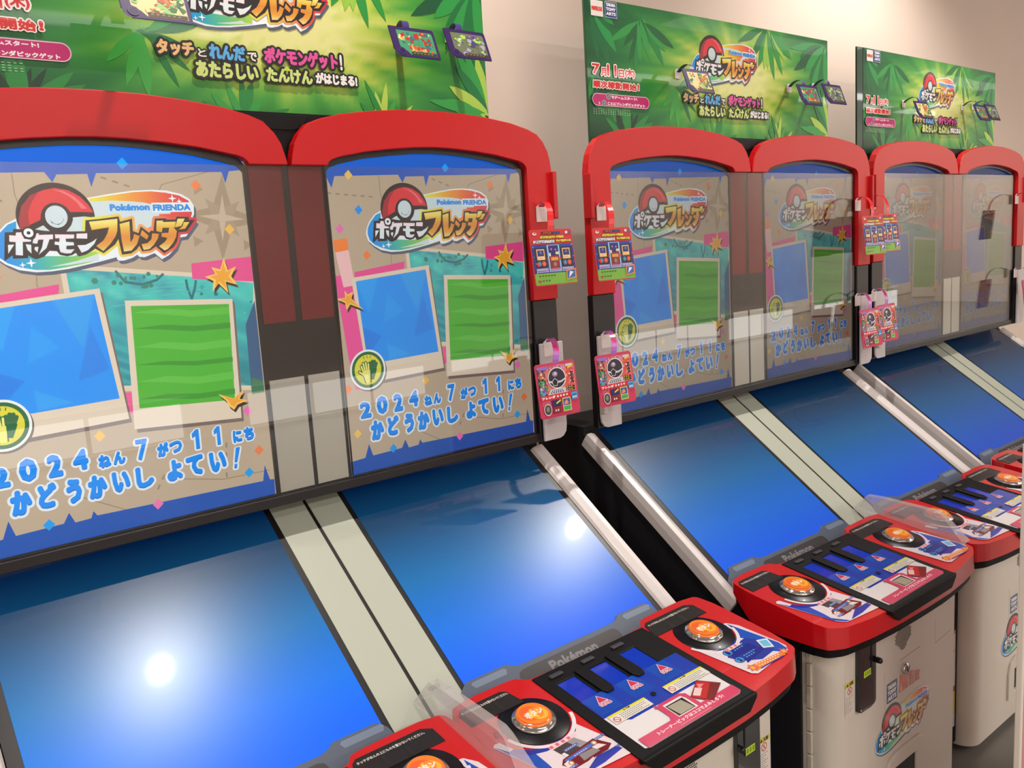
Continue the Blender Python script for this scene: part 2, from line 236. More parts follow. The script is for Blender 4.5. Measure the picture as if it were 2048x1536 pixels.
R={'labA':[(2680,-4740),(3350,-4730),(3410,-4910),(2730,-4910)],'labB':[(3780,-4720),(4460,-4730),(4530,-4940),(3780,-4900)],'pinkband':[(2770,-5320),(4480,-5280),(4610,-5470),(2800,-5480)],'scanf':[(3340,-5030),(3450,-5000),(3900,-5030),(3950,-5320),(3840,-5370),(3490,-5380),(3390,-5340),(3340,-5160)],'scanw':[(3440,-5040),(3830,-5070),(3870,-5310),(3520,-5340)],'scan':[(3490,-5080),(3770,-5090),(3810,-5300),(3520,-5300)],'card':[(4300,-4940),(4520,-5190),(4110,-5370),(3930,-5140)],'tri1':[(2880,-4360),(2970,-4440),(2770,-4470)],'tri2':[(3510,-4330),(3600,-4450),(3400,-4470)],'tri3':[(4160,-4330),(4240,-4430),(4050,-4470)],'print':[(2630,-4260),(4360,-4250),(4610,-5470),(2800,-5480)],'bluebot':[(2680,-4740),(4440,-4720)],'blueline':[(2920,-4950),(4280,-4950)],'txt':[(3070,-5380),(4210,-5400)],'txt2':[(3330,-5450),(4000,-5470)],'Rstk':[(5900,-4170),(6000,-4190),(6110,-4350),(6220,-5030),(6220,-5160),(6120,-5260),(5230,-5340),(5150,-5280),(4980,-4460),(5010,-4390),(5200,-4580),(5510,-4640),(5850,-4530),(5930,-4380)],'Rblue':[(5990,-4210),(6200,-5040),(6170,-5210),(6050,-5250),(5840,-5050),(6010,-4820),(5820,-4600),(5930,-4450)],'Rarc':[(5860,-4180),(5930,-4360),(5870,-4540),(5760,-4640),(5540,-4710),(5310,-4690),(5140,-4630),(5010,-4490),(5200,-4590),(5510,-4640),(5850,-4530),(5930,-4380)],'R1':[(5190,-4740),(5420,-4750)],'R2':[(5210,-4950),(5390,-4980)],'Rb1':[(5390,-4720),(5800,-4760),(5830,-4920),(5240,-4880)],'Rb2':[(5390,-4980),(5850,-4930),(5870,-5010),(5330,-5090)],'Rrib':[(5240,-5150),(6060,-5220),(6000,-5300),(5270,-5290)],'Rline':[(5370,-5290),(5940,-5300)],'Rdev':[(5960,-4790),(6150,-4860),(6040,-5070),(5870,-4990)],'Rpink':[(5320,-4670),(5680,-4700)],'disc':[(5140,-3820),(5800,-4540)],'chrome':[(5220,-4000),(5680,-4330)],'Lstk':[(1150,-4230),(1220,-4240),(1290,-4440),(1460,-4590),(1710,-4660),(1990,-4660),(2160,-4610),(2250,-4480),(2520,-5330),(2460,-5390),(1670,-5330),(1530,-5310),(1410,-5190),(1100,-4270)],'Lblue':[(1110,-4260),(1230,-4480),(1460,-4670),(1460,-4930),(1440,-5090),(1640,-5320),(1540,-5300),(1400,-5160)],'Ldevb':[(1670,-4750),(2080,-4730),(2190,-4930),(1720,-5000)],'Ldevr':[(1660,-4960),(2240,-4900),(2370,-5110),(2250,-5170),(1650,-5170),(1580,-5030)],'Ldevs':[(1900,-5020),(2140,-5030),(2170,-5130),(1870,-5140)],'Lpink':[(1660,-4680),(2130,-4730)],'Larc':[(2250,-4480),(2250,-4540),(2170,-4640),(1920,-4700),(1610,-4710),(1370,-4630),(1200,-4460),(1290,-4440),(1460,-4590),(1710,-4660),(1990,-4660),(2160,-4610)],'Ldevw1':[(2230,-5010),(2300,-5090),(2140,-5080),(2110,-5010)],'Ldevw2':[(1700,-5010),(1710,-5130),(1610,-5110),(1610,-5030)],'Ltri':[(1680,-5320),(2310,-5260),(2410,-5280),(1940,-5320)],'cstk':[(1630,-7570),(1950,-7590),(1960,-8170),(1630,-8190)],'cyel':[(1630,-7570),(1950,-7590),(1950,-7660),(1630,-7630)],'cno':[(1790,-7740),(1870,-7720)],'disp':[(1980,-7070),(2560,-7150),(2570,-8230),(2090,-8240),(1980,-8190)],'ytag':[(2140,-7490),(2380,-7510),(2380,-7630),(2140,-7600)],'knob':[(2550,-7400)],'tomy':[(3070,-8100),(3430,-8140),(3440,-8510),(3070,-8470)],'marv':[(3530,-8090),(4270,-8250),(4270,-8450),(3540,-8460)],'lock':[(3670,-8010)],'lgball':[(3250,-8890)],'lgleft':[(2670,-9170)],'lgright':[(4660,-8980)],'lgtop':[(3380,-8610)],'spk':[(3430,-7170),(3720,-7150),(3960,-7270),(3940,-7490),(3760,-7600),(3560,-7630),(3400,-7510),(3350,-7340)],'mouth':[(3290,-9850),(4140,-9820),(4330,-9830),(4340,-10330)],'mdark':[(3290,-9850),(4120,-9820),(4130,-10230)],'pan':[(3550,-7820),(4310,-7810)],'pan2':[(4900,-7480),(4910,-7950),(5780,-7960)]}
H={"outline": [[1950, 4900], [4330, 4890], [6370, 5010], [10930, 5090], [10800, 2480], [7950, 2270], [6260, 2280], [1880, 2030]], "mbox": [[2120, 4920], [2460, 4620]], "tbox": [[2520, 4940], [2860, 4630]], "d7": [[2070, 3690], [2290, 3480]], "dg": [[2320, 3620], [2480, 3460]], "d11": [[2500, 3700], [2780, 3470]], "dn": [[2840, 3620], [3000, 3460]], "dk": [[3030, 3650], [3320, 3470]], "line2": [[2070, 3360], [3480, 3230]], "pill": [[2050, 3090], [3730, 2870]], "p1": [[2580, 3090], [3360, 3010]], "p2": [[2470, 2950], [3600, 2910]], "coin": [[2500, 3060], [2370, 2910]], "plus": [[2230, 2910]], "ballc": [[5940, 4200]], "blk": [[5950, 4610]], "lgl": [[5260, 3830]], "lgr": [[7740, 4170]], "tA": [[4900, 3200], [5460, 3020]], "tB": [[5500, 3190], [5590, 3010]], "tC": [[5630, 3210], [6160, 3020]], "tD": [[6220, 3210], [6320, 3020]], "tE": [[6500, 3240], [7970, 3060]], "tF": [[5400, 2920], [6340, 2750]], "tG": [[6480, 2940], [7250, 2760]], "tH": [[7310, 2910], [8060, 2770]], "leaf": [[2680, 4350], [2950, 4760], [3490, 5000], [4130, 4860], [4430, 5020], [5140, 4540], [4940, 3520], [4340, 3350], [3770, 3440], [3550, 3600], [3340, 3820], [2890, 3760]], "glow": [[5310, 4900], [7790, 5080], [7680, 3220], [5230, 3090]], "arm": [[3480, 3170], [4060, 3520]], "fine": [[2050, 2800], [3230, 2700]], "dragon": [[7820, 5010], [8890, 5060], [9210, 4740], [9330, 4390]], "wtab1": [[4510, 3830], [4850, 3540]], "card1": [[4930, 3780], [5950, 3810], [6230, 3390], [5400, 3390]], "ctr": [[6370, 4990], [6260, 2280]]}
# ------------------------------------------------------------------ flat artwork
def bold_poly(A, P, w, col): A.poly(P, col); A.k -= 0; A.line(P, w*2, col, closed=True, lift=False)
def logo(A, cx, cz, k, screen=True):
    bx, bz = .3168, .0795
    def t(n): return [((x*1e-4-bx)*k+cx, (y*1e-4-bz)*k+cz) for x, y in LOGO[n]]
    def tp(x, y): return ((x-bx)*k+cx, (y-bz)*k+cz)
    def gx(stops): r = ramp(stops); return lambda x, y: r((x-cx)/k+bx)
    def gy(stops): r = ramp(stops); return lambda x, y: r((y-cz)/k+bz)
    Wh = (232, 240, 240); wh2 = (205, 222, 224); bk = (38, 30, 32)
    base = t('white'); sh = [(x+.0025*k, y-.0045*k) for x, y in base]
    A.poly(sh, (84, 92, 112)); A.poly(base, Wh)
    bl, tq, gr, ye = (0, 140, 225), (30, 165, 180), (110, 195, 110), (225, 230, 60)
    A.poly(t('green'), gx([(.242, (0, 140, 235)), (.268, (10, 155, 215)), (.30, (70, 185, 160)), (.34, (135, 200, 90)), (.385, (225, 230, 60))]), 3)
    A.poly(t('wedge'), wh2)
    A.poly(t('swoosh'), gx([(.36, (228, 228, 60)), (.395, (235, 180, 50)), (.43, (235, 130, 50)), (.46, (230, 75, 55)), (.49, (215, 45, 60))]), 3)
    A.poly(t('inner'), wh2)
    for n, lo, hi in (('t_friend', .011, .0),):
        (x0, y1), (x1, y0) = t(n); A.rect(x0-.001*k, y0-.0015*k, x1+.002*k, y1+.0015*k, Wh)
    # ball
    A.disc(*tp(bx, bz), .0465*k, bk, .0432*k, 48); 
    A.poly(t('ball_red'), (222, 48, 60)); A.poly(t('ball_dark'), (165, 40, 52)); A.poly(t('ball_hi'), (232, 110, 118))
    A.poly(t('ball_w1'), wh2); A.poly(t('ball_w2'), wh2)
    A.disc(*tp(bx, bz), .0178*k, bk, .0178*k, 32); A.disc(*tp(bx, bz), .0132*k, (205, 222, 225), .0142*k, 32); A.poly(t('smile'), (70, 78, 86))
    # letters
    fb = t('fb'); kb = t('kb')
    og = gx([(.36, (228, 228, 80)), (.40, (236, 190, 80)), (.43, (236, 150, 90)), (.46, (226, 90, 70)), (.49, (205, 45, 62))])
    A.line(fb, .0068*k, og, closed=True); A.line(kb, .0012*k, bk, closed=True)
    A.poly(kb, bk); A.poly(fb, bk)
    sil = gy([(.012, (190, 215, 250)), (.03, (228, 228, 238)), (.045, (225, 240, 240)), (.055, (244, 226, 232))])
    for i in range(1, 9): A.poly(t('k%d' % i), sil, 2)
    rx, rz = t('ring')[0]; A.disc(rx, rz, .0080*k, bk); A.disc(rx, rz, .0056*k, (238, 244, 244)); A.disc(rx, rz, .0022*k, bk, n=16)
    gold = gy([(.010, (232, 244, 214)), (.030, (238, 226, 160)), (.040, (226, 160, 60)), (.050, (222, 138, 50)), (.062, (232, 180, 60)), (.070, (240, 226, 120))])
    for i in range(1, 8): A.poly(t('f%d' % i), gold, 3)
    for i, (x, y) in enumerate(t('spark')): A.star(x, y, (.0062, .0042, .006, .0042)[i]*k, (240, 246, 246))
    (x0, y1), (x1, y0) = t('t_poke'); bl = (0, 142, 226)
    A.text('Pokémon', (x0, y0+.0002*k, x1, y1+.0005*k), bl, bold=.09, out=wh2, outw=.1)
    (x0, y1), (x1, y0) = t('t_friend'); A.text('FRIENDA', (x0, y0+.0002*k, x1, y1-.0008*k), bl, bold=.085)
    (x0, y1), (x1, y0) = t('tm'); A.text('TM', (x0, y0, x1, y1), (90, 80, 70), bold=0)
def diamond(A, x, y, c, r=.0078): A.poly([(x-r*.9, y+r*.1), (x+r*.15, y+r), (x+r, y-r*.1), (x-r*.1, y-r)], c)
def screen_art(A):
    sd = (150, 132, 108); pap = (187, 168, 142); cr = (222, 205, 178)
    A.rect(.166, -.352, .580, .178, pap)
    # map lines
    for n in ('line1', 'line2', 'line3', 'line4', 'line5'): A.line(sc(SCR[n]), .0013, sd)
    for n in ('dash1', 'dash2', 'dash3', 'dash4'): A.line(sc(SCR[n]), .0026, sd, dash=.0075)
    c = sc(SCR['compc'])[0]; A.star(c[0], c[1], .062, (163, 143, 116), 4, .32, .1); A.star(c[0], c[1], .036, (170, 150, 122), 4, .4, .1+math.pi/4)
    A.star(c[0], c[1], .034, (196, 178, 150), 4, .2, .1)
    for a in range(4): A.disc(c[0]+.052*math.sin(.9+a*1.57), c[1]+.052*math.cos(.9+a*1.57), .009, (163, 143, 116), n=3)
    blue = ramp([(-.35, (20, 66, 176)), (.18, (26, 78, 190))])
    A.poly(sc(SCR['torn'])+[(.582, .19), (.160, .19)], (12, 88, 190)); A.poly(sc(SCR['low']), (8, 82, 176))
    logo_sh = None
    # photo of a teal forest
    tf = sc(SCR['tealf']); tl = sc(SCR['teal']); tf = tf+[(tf[0][0]+.003, tf[0][1]-.07)]; tl = tl+[(tl[0][0]+.003, tl[0][1]-.06)]; A.poly(tf, cr)
    z0 = lambda y: y*140
    def teal(x, y):
        h = (math.sin(x*90+y*50)*math.sin(x*40-y*110)+1)/2
        base = ramp([(-.2, (24, 120, 120)), (-.12, (30, 150, 160)), (-.05, (50, 190, 180)), (0, (70, 205, 190)), (.02, (30, 130, 150))])(y)
        h2 = (math.sin(x*310+z0(y))*math.sin(y*270-x*90)+1)/2
        return mixc(mixc(base, (26, 108, 146), h*.6 if x < .45 else h*.3), (120, 232, 206), h2*h2*.5)
    A.poly(tl, teal, 4)
    for n in ('vine', 'vine2'): A.line(sc(SCR[n]), .0035, (34, 112, 120))
    rnd = random.Random(3)
    for i in range(26):
        x, y = rnd.uniform(.47, .565), rnd.uniform(-.075, .0); A.disc(x, y, rnd.uniform(.0015, .004), rnd.choice([(20, 120, 130), (60, 200, 190), (40, 170, 170), (30, 130, 110)]), n=7)
    for i in range(14):
        x, y = rnd.uniform(.345, .47), rnd.uniform(-.006, .012)-.03*0; A.disc(x, y-.012, rnd.uniform(.002, .0045), (46, 132, 110), n=6)
    A.poly([(.553, -.085), (.571, -.05), (.571, -.19), (.551, -.19)], (52, 92, 130)); A.poly([(.553, -.165), (.571, -.172), (.571, -.19), (.551, -.19)], (60, 120, 84))
    A.poly(sc(SCR['pinkR']), (232, 78, 142)); A.poly(sc(SCR['pinkT']), (232, 76, 146)); A.poly(sc(SCR['pinkB']), (236, 90, 150))
    A.poly(sc(SCR['pinkL']), (234, 80, 150)); A.poly(sc(SCR['pale']), (238, 190, 188)); A.poly(sc(SCR['orange']), (244, 130, 58))
    for n, sh in (('bcf', 1), ('gcf', 1)):
        P = sc(SCR[n]); A.poly([(x+.003, y-.0055) for x, y in P], (120, 104, 98)); A.poly(P, (224, 208, 184))
    P = sc(SCR['bc']); A.poly(P, (0, 146, 244)); (ax, ay), (bx_, by), (dx, dy), (ex, ey) = P
    q = lambda u, v: (ax+(bx_-ax)*u+(ex-ax)*v, ay+(by-ay)*u+(ey-ay)*v)
    for tri, cc in ((((0, 0), (.3, 0), (.12, .4)), (20, 160, 246)), (((.62, .0), (1, 0), (.8, .5)), (30, 158, 240)), (((0, .55), (.25, .7), (0, .9)), (0, 128, 232)), (((.9, .3), (1, .75), (.7, .8)), (20, 132, 232)), (((.3, .8), (.62, 1), (.3, 1)), (30, 160, 246)), (((.4, .2), (.6, .45), (.3, .55)), (16, 156, 246))):
        A.poly([q(*t) for t in tri], cc)
    P = sc(SCR['gc']); A.poly(P, (72, 178, 50)); (ax, ay), (bx_, by), (dx, dy), (ex, ey) = P
    q = lambda u, v: (ax+(bx_-ax)*u+(ex-ax)*v, ay+(by-ay)*u+(ey-ay)*v)
    for i, (v0, h) in enumerate(((.03, .07), (.19, .06), (.36, .08), (.55, .05), (.7, .08), (.88, .06))):
        A.poly([q(0, v0+h*.5), q(.3, v0), q(.62, v0+h*.4), q(1, v0), q(1, v0+h), q(.6, v0+h*1.3), q(.3, v0+h*.8)], (54, 150, 44) if i % 2 else (92, 190, 66))
    for n in ('star1', 'star2', 'star3'):
        P = sc(SCR[n]); A.poly([(x+.002, y-.0045) for x, y in P], (60, 44, 40)); A.poly(P, (250, 200, 96))
        mx = sum(p[0] for p in P)/len(P); my = sum(p[1] for p in P)/len(P); A.poly([(mx+(x-mx)*.72, my+(y-my)*.72) for x, y in P], (240, 168, 52))
    cols = [(238, 196, 96), (0, 150, 240), (240, 128, 64), (0, 146, 236), (232, 110, 180), (240, 126, 62), (236, 184, 84), (232, 110, 180), (236, 120, 70), (0, 160, 236), (236, 116, 176), (0, 156, 236), (238, 196, 96), (244, 120, 56), (238, 188, 90)]
    for (x, y), cc in zip(sc(SCR['dia']), cols): diamond(A, x, y, cc)
    # round sticker with two hands
    (x, y), _ = sc(SCR['sticker']); r = .0335
    A.disc(x+.002, y-.003, r, (110, 100, 90), n=40); A.disc(x, y, r, (236, 240, 236), n=40); A.disc(x, y, r*.9, (28, 104, 60), n=40); A.disc(x, y, r*.75, (222, 214, 60), n=40)
    def hand(hx, hy, s, col, oc, rot):
        def R(a, b): return (hx+s*(a*math.cos(rot)-b*math.sin(rot)), hy+s*(a*math.sin(rot)+b*math.cos(rot)))
        for wd, c_ in ((.32, oc), (.15, col)):
            for a, ln in ((-.34, .62), (-.13, .82), (.09, .84), (.30, .66)): A.line([R(a*.8, 0), R(a*1.15, ln)], s*wd, c_, lift=(a == -.34)); A.disc(*R(a*1.15, ln), s*wd/2, c_, n=10, lift=False)
            A.line([R(-.25, -.25), R(-.68, .18)], s*wd, c_, lift=False); A.disc(*R(-.68, .18), s*wd/2, c_, n=10, lift=False)
            e = .07 if c_ == oc else -.02
            A.poly([R(-.42-e, .12), R(.42+e, .12), R(.34+e, -.45), R(.24+e, -1.0), R(-.24-e, -1.0), R(-.32-e, -.45)], c_, lift=False)
    hand(x+.0085, y-.0005, .0165, (28, 104, 60), (28, 104, 60), -.25); hand(x-.0035, y-.0035, .0185, (238, 232, 120), (28, 104, 60), .12)
    for i, a in enumerate((-.3, 0, .3)): A.line([(x+.03*0+math.sin(a)*.0185, y+math.cos(a)*.0195), (x+math.sin(a)*.0225, y+math.cos(a)*.0235)], .0013, (28, 104, 60))
    logo(A, .3168, .0795, 1)
    # date lines: white outline, blue face with a darker lower edge
    for ch, x0, y0, x1, y1 in TX:
        bx = (x0*1e-4, y0*1e-4, x1*1e-4, y1*1e-4)
        if ch in '1!':
            X = lambda u: bx[0]+u*(bx[2]-bx[0]); Y = lambda v: bx[1]+v*(bx[3]-bx[1])
            PP = [[(.42, 0), (.86, 0), (.90, 1), (.56, 1), (.10, .80), (.12, .60), (.46, .70)]] if ch == '1' else [[(.22, .30), (.52, .30), (.98, 1), (.52, 1)], [(.12, 0), (.42, 0), (.50, .19), (.20, .19)]]
            for dz, c_, o_ in ((0, (222, 232, 236), .0052), (0, (16, 84, 178), 0), (.0012, (0, 140, 240), 0)):
                A.k += 1
                for q in PP:
                    P = [(X(u), Y(v)+dz) for u, v in q]; A.poly(P, c_, lift=False)
                    if o_: A.line(P, o_, c_, closed=True, lift=False)
            continue
        bo = .035 if ch == '7' else .07
        A.text(ch, bx, (16, 84, 178), bold=bo, out=(222, 232, 236), outw=.14 if (y1-y0) < 200 else .1)
        A.text(ch, (bx[0], bx[1]+.0012, bx[2], bx[3]+.0012), (0, 140, 240), bold=bo)
def header_art(A):
    """cardboard sign: jungle green print with the game's lettering (the figures of the original are left out)"""
    def f(p): return (p[0]*1e-4, p[1]*1e-4)
    x0, x1, z0, z1 = .195, 1.085, .205, .497
    def bg(x, z):
        d = math.hypot((x-.69)/.30, (z-.37)/.13); a = math.atan2(z-.37, (x-.69)*.45)
        d += .10*math.sin(a*17)+.05*math.sin(a*41+2)
        c = ramp([(.3, (226, 226, 150)), (.6, (184, 206, 80)), (.95, (70, 156, 56)), (1.35, (22, 112, 50)), (1.9, (10, 70, 38)), (2.8, (8, 38, 26))])(d)
        return c
    N = 96; Mz = 30
    vs = [(x0+(x1-x0)*i/N, z0+(z1-z0)*j/Mz) for j in range(Mz+1) for i in range(N+1)]
    fs = []
    for j in range(Mz):
        for i in range(N): a = j*(N+1)+i; fs += [(a, a+1, a+N+2), (a, a+N+2, a+N+1)]
    A.tris(vs, fs, bg)
    rnd = random.Random(11)
    def leaf(x, y, l, w_, ang, col):
        c, s_ = math.cos(ang), math.sin(ang); P = []
        for i in range(9):
            t = i/8; P.append((t*l, w_*math.sin(math.pi*t)**.8))
        for i in range(7, 0, -1):
            t = i/8; P.append((t*l, -w_*math.sin(math.pi*t)**.8))
        P = [(x+a*c-b*s_, y+a*s_+b*c) for a, b in P]
        P = [(min(x1-.001, max(x0+.001, a)), min(z1-.001, max(z0+.001, b))) for a, b in P]
        A.poly(P, col)
    for cx, cz, n, L, a0, a1, cols in ((.20, .30, 9, .10, -.6, 1.4, [(14, 92, 46), (20, 118, 52), (34, 140, 60)]), (.21, .50, 8, .13, -1.5, -.2, [(16, 104, 54), (34, 146, 70), (22, 96, 60)]), (.30, .21, 9, .10, .3, 2.6, [(36, 140, 60), (24, 108, 48), (16, 60, 36)]),
                                     (.36, .47, 9, .11, -2.8, -.3, [(28, 132, 62), (46, 150, 66), (18, 96, 50)]), (.47, .34, 8, .09, -2.6, .8, [(40, 148, 60), (58, 164, 62), (24, 116, 54)]), (.60, .215, 7, .08, .2, 2.9, [(52, 156, 66), (36, 134, 60)]),
                                     (.82, .50, 10, .13, -2.9, -.5, [(40, 148, 58), (150, 200, 70), (24, 120, 56)]), (1.07, .48, 10, .15, -3.1, -1.4, [(22, 112, 56), (18, 84, 50), (40, 150, 66)]), (1.08, .25, 9, .12, 1.5, 3.1, [(24, 118, 60), (46, 156, 66), (170, 206, 80)]), (.86, .21, 8, .09, .3, 2.8, [(60, 164, 60), (180, 210, 84), (36, 138, 58)])):
        for i in range(n): leaf(cx+rnd.uniform(-.01, .01), cz+rnd.uniform(-.005, .005), L*rnd.uniform(.7, 1.1), L*rnd.uniform(.06, .11), a0+(a1-a0)*(i+.5)/n, rnd.choice(cols))
    logo(A, .594, .4200, .96)
    # maker marks
    A.rect(.2115, .4625, .2460, .4930, (238, 228, 224)); A.text('MARVELOUS', (.2135, .4725, .2440, .4815), (214, 62, 48), bold=.08)
    A.rect(.2515, .4630, .2865, .4945, (210, 215, 225)); A.rect(.2525, .4640, .2855, .4935, (34, 52, 130))
    for i, tx in enumerate(('TAKARA', 'TOMY', 'ARTS')): A.text(tx, (.2550, .4850-i*.0088, .2830, .4918-i*.0088), (236, 236, 240), bold=.09)
    rd = (212, 44, 44); wt = (246, 238, 236)
    for tx, (a, b) in (('7', (f(H['d7'][0]), f(H['d7'][1]))), ('11', (f(H['d11'][0]), f(H['d11'][1])))): A.text(tx, (a[0], b[1], b[0], a[1]), rd, bold=.05, out=wt, outw=.09)
    for tx, n in (('月', 'dg'), ('日', 'dn'), ('(木)', 'dk')):
        a, b = f(H[n][0]), f(H[n][1]); A.text(tx, (a[0], b[1], b[0], a[1]), rd, bold=.05, out=wt, outw=.12)
    a, b = f(H['line2'][0]), f(H['line2'][1])
    A.text('順次稼動開始', (a[0], b[1]-.002, b[0]-.012, a[1]), rd, bold=.06, out=wt, outw=.1); A.text('!', (b[0]-.009, b[1], b[0]-.003, a[1]), rd, bold=.08, out=wt, outw=.12)
    a, b = f(H['pill'][0]), f(H['pill'][1]); h = (a[1]-b[1])/2; cz = b[1]+h
    for r, c_ in ((h+.0015, (236, 190, 214)), (h, (190, 30, 110))):
        A.poly([(a[0]+h-r*math.sin(math.pi*i/12), cz+r*math.cos(math.pi*i/12)) for i in range(13)]+[(b[0]-h+r*math.sin(math.pi*i/12), cz-r*math.cos(math.pi*i/12)) for i in range(13)], c_)
    a, b = f(H['p1'][0]), f(H['p1'][1]); A.text('でゲームスタート!', (a[0], b[1], b[0], a[1]-.0012), wt, bold=.06)
    a, b = f(H['p2'][0]), f(H['p2'][1]); A.text('ことにフレンダピックゲット', (a[0], b[1]-.003, b[0], a[1]), wt, bold=.06)
    for x, y in (f(H['coin'][0]), f(H['coin'][1])): A.disc(x, y, .0068, (176, 176, 186), n=20); A.disc(x, y, .0055, (112, 112, 124), n=20); A.line([(x-.002, y-.003), (x+.002, y+.003)], .0012, (186, 186, 196))
    x, y = f(H['plus'][0]); A.line([(x-.003, y), (x+.003, y)], .001, wt); A.line([(x, y-.003), (x, y+.003)], .001, wt)
    for i in range(4): A.line([(.205, .2795-i*.0033), (.323-.02*(i == 1), .2795-i*.0033)], .0012, (170, 190, 170), dash=.0035)
    dk = (28, 24, 30)
    def tt(x0, z0, x1, z1, tx, col, o=.16, bo=.06): A.text(tx, (x0, z0, x1, z1), col, bold=bo, out=dk, outw=o)
    tt(.4870, .3070, .5410, .3285, 'タッチ', (236, 190, 130)); tt(.5460, .3085, .5585, .3200, 'と', (240, 236, 226), .2, .04)
    tt(.5625, .3065, .6185, .3285, 'れんだ', (90, 176, 236)); tt(.6215, .3085, .6365, .3215, 'で', (240, 236, 226), .2, .04)
    tt(.6480, .3070, .7750, .3320, 'ポケモンゲット', (226, 84, 160), .14); tt(.7785, .3070, .7830, .3320, '!', (240, 236, 230), .14, .08)
    tt(.5400, .2795, .6360, .3035, 'あたらしい', (206, 226, 130)); tt(.6485, .2800, .7270, .3020, 'たんけん', (206, 226, 130)); tt(.7320, .2830, .8080, .3010, 'がはじまる!', (240, 240, 236), .16)
    x = .684; A.poly([(x, .3065), (x+.008, .2985), (x-.008, .2985)], (190, 220, 80))
def red_card_art(A):
    """promotion card, 0..1 wide and 0..1 high"""
    A.rect(0, 0, 1, 1, (206, 38, 46)); A.rect(0, 0, 1, .21, (120, 178, 60)); A.rect(0, .21, 1, .74, (28, 44, 128))
    A.poly([(0, .74), (.2, .71), (.5, .75), (.8, .72), (1, .76), (1, .7), (0, .7)], (40, 70, 170)); A.rect(.36, .23, .66, .73, (150, 210, 236)); A.rect(.39, .25, .63, .72, (40, 32, 110))
    for x0 in (.06, .68):
        A.rect(x0, .33, x0+.27, .68, (34, 34, 50)); A.rect(x0+.04, .46, x0+.23, .66, (236, 190, 120)); A.rect(x0+.06, .53, x0+.21, .64, (44, 50, 120)); A.disc(x0+.08, .39, .05, (60, 110, 150), n=14); A.disc(x0+.19, .39, .05, (214, 74, 54), n=14)
        A.rect(x0, .235, x0+.27, .30, (150, 140, 200))
    A.rect(.40, .27, .62, .53, (150, 30, 48)); A.rect(.43, .44, .60, .50, (220, 160, 60)); A.rect(.37, .235, .65, .285, (168, 160, 214)); A.disc(.46, .65, .02, (210, 110, 190), n=8); A.disc(.56, .64, .02, (210, 110, 190), n=8)
    for x0 in (.06, .68):
        A.rect(x0+.02, .31, x0+.25, .335, (20, 20, 34)); A.disc(x0+.135, .60, .03, (110, 110, 170), n=12); A.rect(x0+.06, .475, x0+.21, .515, (250, 214, 160)); A.line([(x0+.07, .495), (x0+.20, .495)], .012, (120, 80, 60), dash=.015)
        A.line([(x0+.02, .279), (x0+.25, .279)], .014, (230, 226, 250), dash=.016); A.line([(x0+.02, .253), (x0+.25, .253)], .014, (80, 70, 150), dash=.02)
        A.line([(x0, .235), (x0+.27, .235), (x0+.27, .30), (x0, .30)], .008, (206, 200, 236), closed=True); A.disc(x0+.08, .39, .03, (90, 150, 190), n=12); A.disc(x0+.19, .39, .03, (236, 110, 80), n=12)
    A.line([(.39, .262), (.63, .262)], .014, (90, 80, 160), dash=.018); A.disc(.51, .37, .07, (120, 60, 50), n=14); A.disc(.51, .37, .04, (170, 120, 100), n=12); A.rect(.42, .29, .60, .305, (200, 60, 60)); A.rect(.55, .55, .63, .60, (226, 214, 180)); A.rect(.39, .52, .43, .58, (236, 226, 214))
    for x, y, r_ in ((.03, .70, .02), (.97, .72, .025), (.98, .5, .02), (.02, .52, .016), (.05, .22, .02), (.97, .40, .015)): A.star(x, y, r_, (150, 200, 240))
    for x in (.34, .66): A.poly([(x-.02, .43), (x+.03, .47), (x-.02, .51)], (200, 34, 44))
    A.poly([(.03, .40), (.09, .36), (.08, .33), (.14, .36), (.10, .42)], (216, 50, 50))
    A.text('メザスタであそんだメモリータグがあれば', (.22, .85, .80, .905), (250, 226, 60), bold=.06, out=(40, 20, 20), outw=.1)
    A.text('かくとうテラスタルルカリオ', (.05, .765, .56, .83), (240, 240, 244), bold=.07, out=(30, 24, 60), outw=.1); A.text('ゲットできるチャンス!', (.60, .775, .96, .83), (252, 230, 80), bold=.07, out=(60, 20, 20), outw=.1)
    A.rect(.27, .93, .55, .975, (60, 34, 40)); A.rect(.55, .93, .72, .975, (40, 60, 120)); A.text('メザスタ', (.30, .938, .50, .968), (222, 120, 60), bold=.05); A.disc(.10, .945, .05, (226, 220, 200), .028, n=14); A.disc(.11, .955, .025, (206, 60, 60), .014, n=12)
    A.rect(.84, .93, .90, .975, (240, 236, 236)); A.rect(.91, .93, .97, .975, (70, 90, 160))
    for i, y in enumerate((.165, .075)): A.line([(.09, y), (.56 if i == 0 else .40, y)], .022, (40, 60, 40), dash=.035)
    A.disc(.09, .07, .04, (190, 40, 50), .022, n=12)
    A.poly([(.74, .06), (.98, .09), (.99, .27), (.75, .25)], (240, 150, 60)); A.poly([(.76, .08), (.96, .105), (.97, .25), (.77, .23)], (50, 100, 170)); A.poly([(.8, .1), (.93, .2), (.84, .22)], (230, 232, 240))
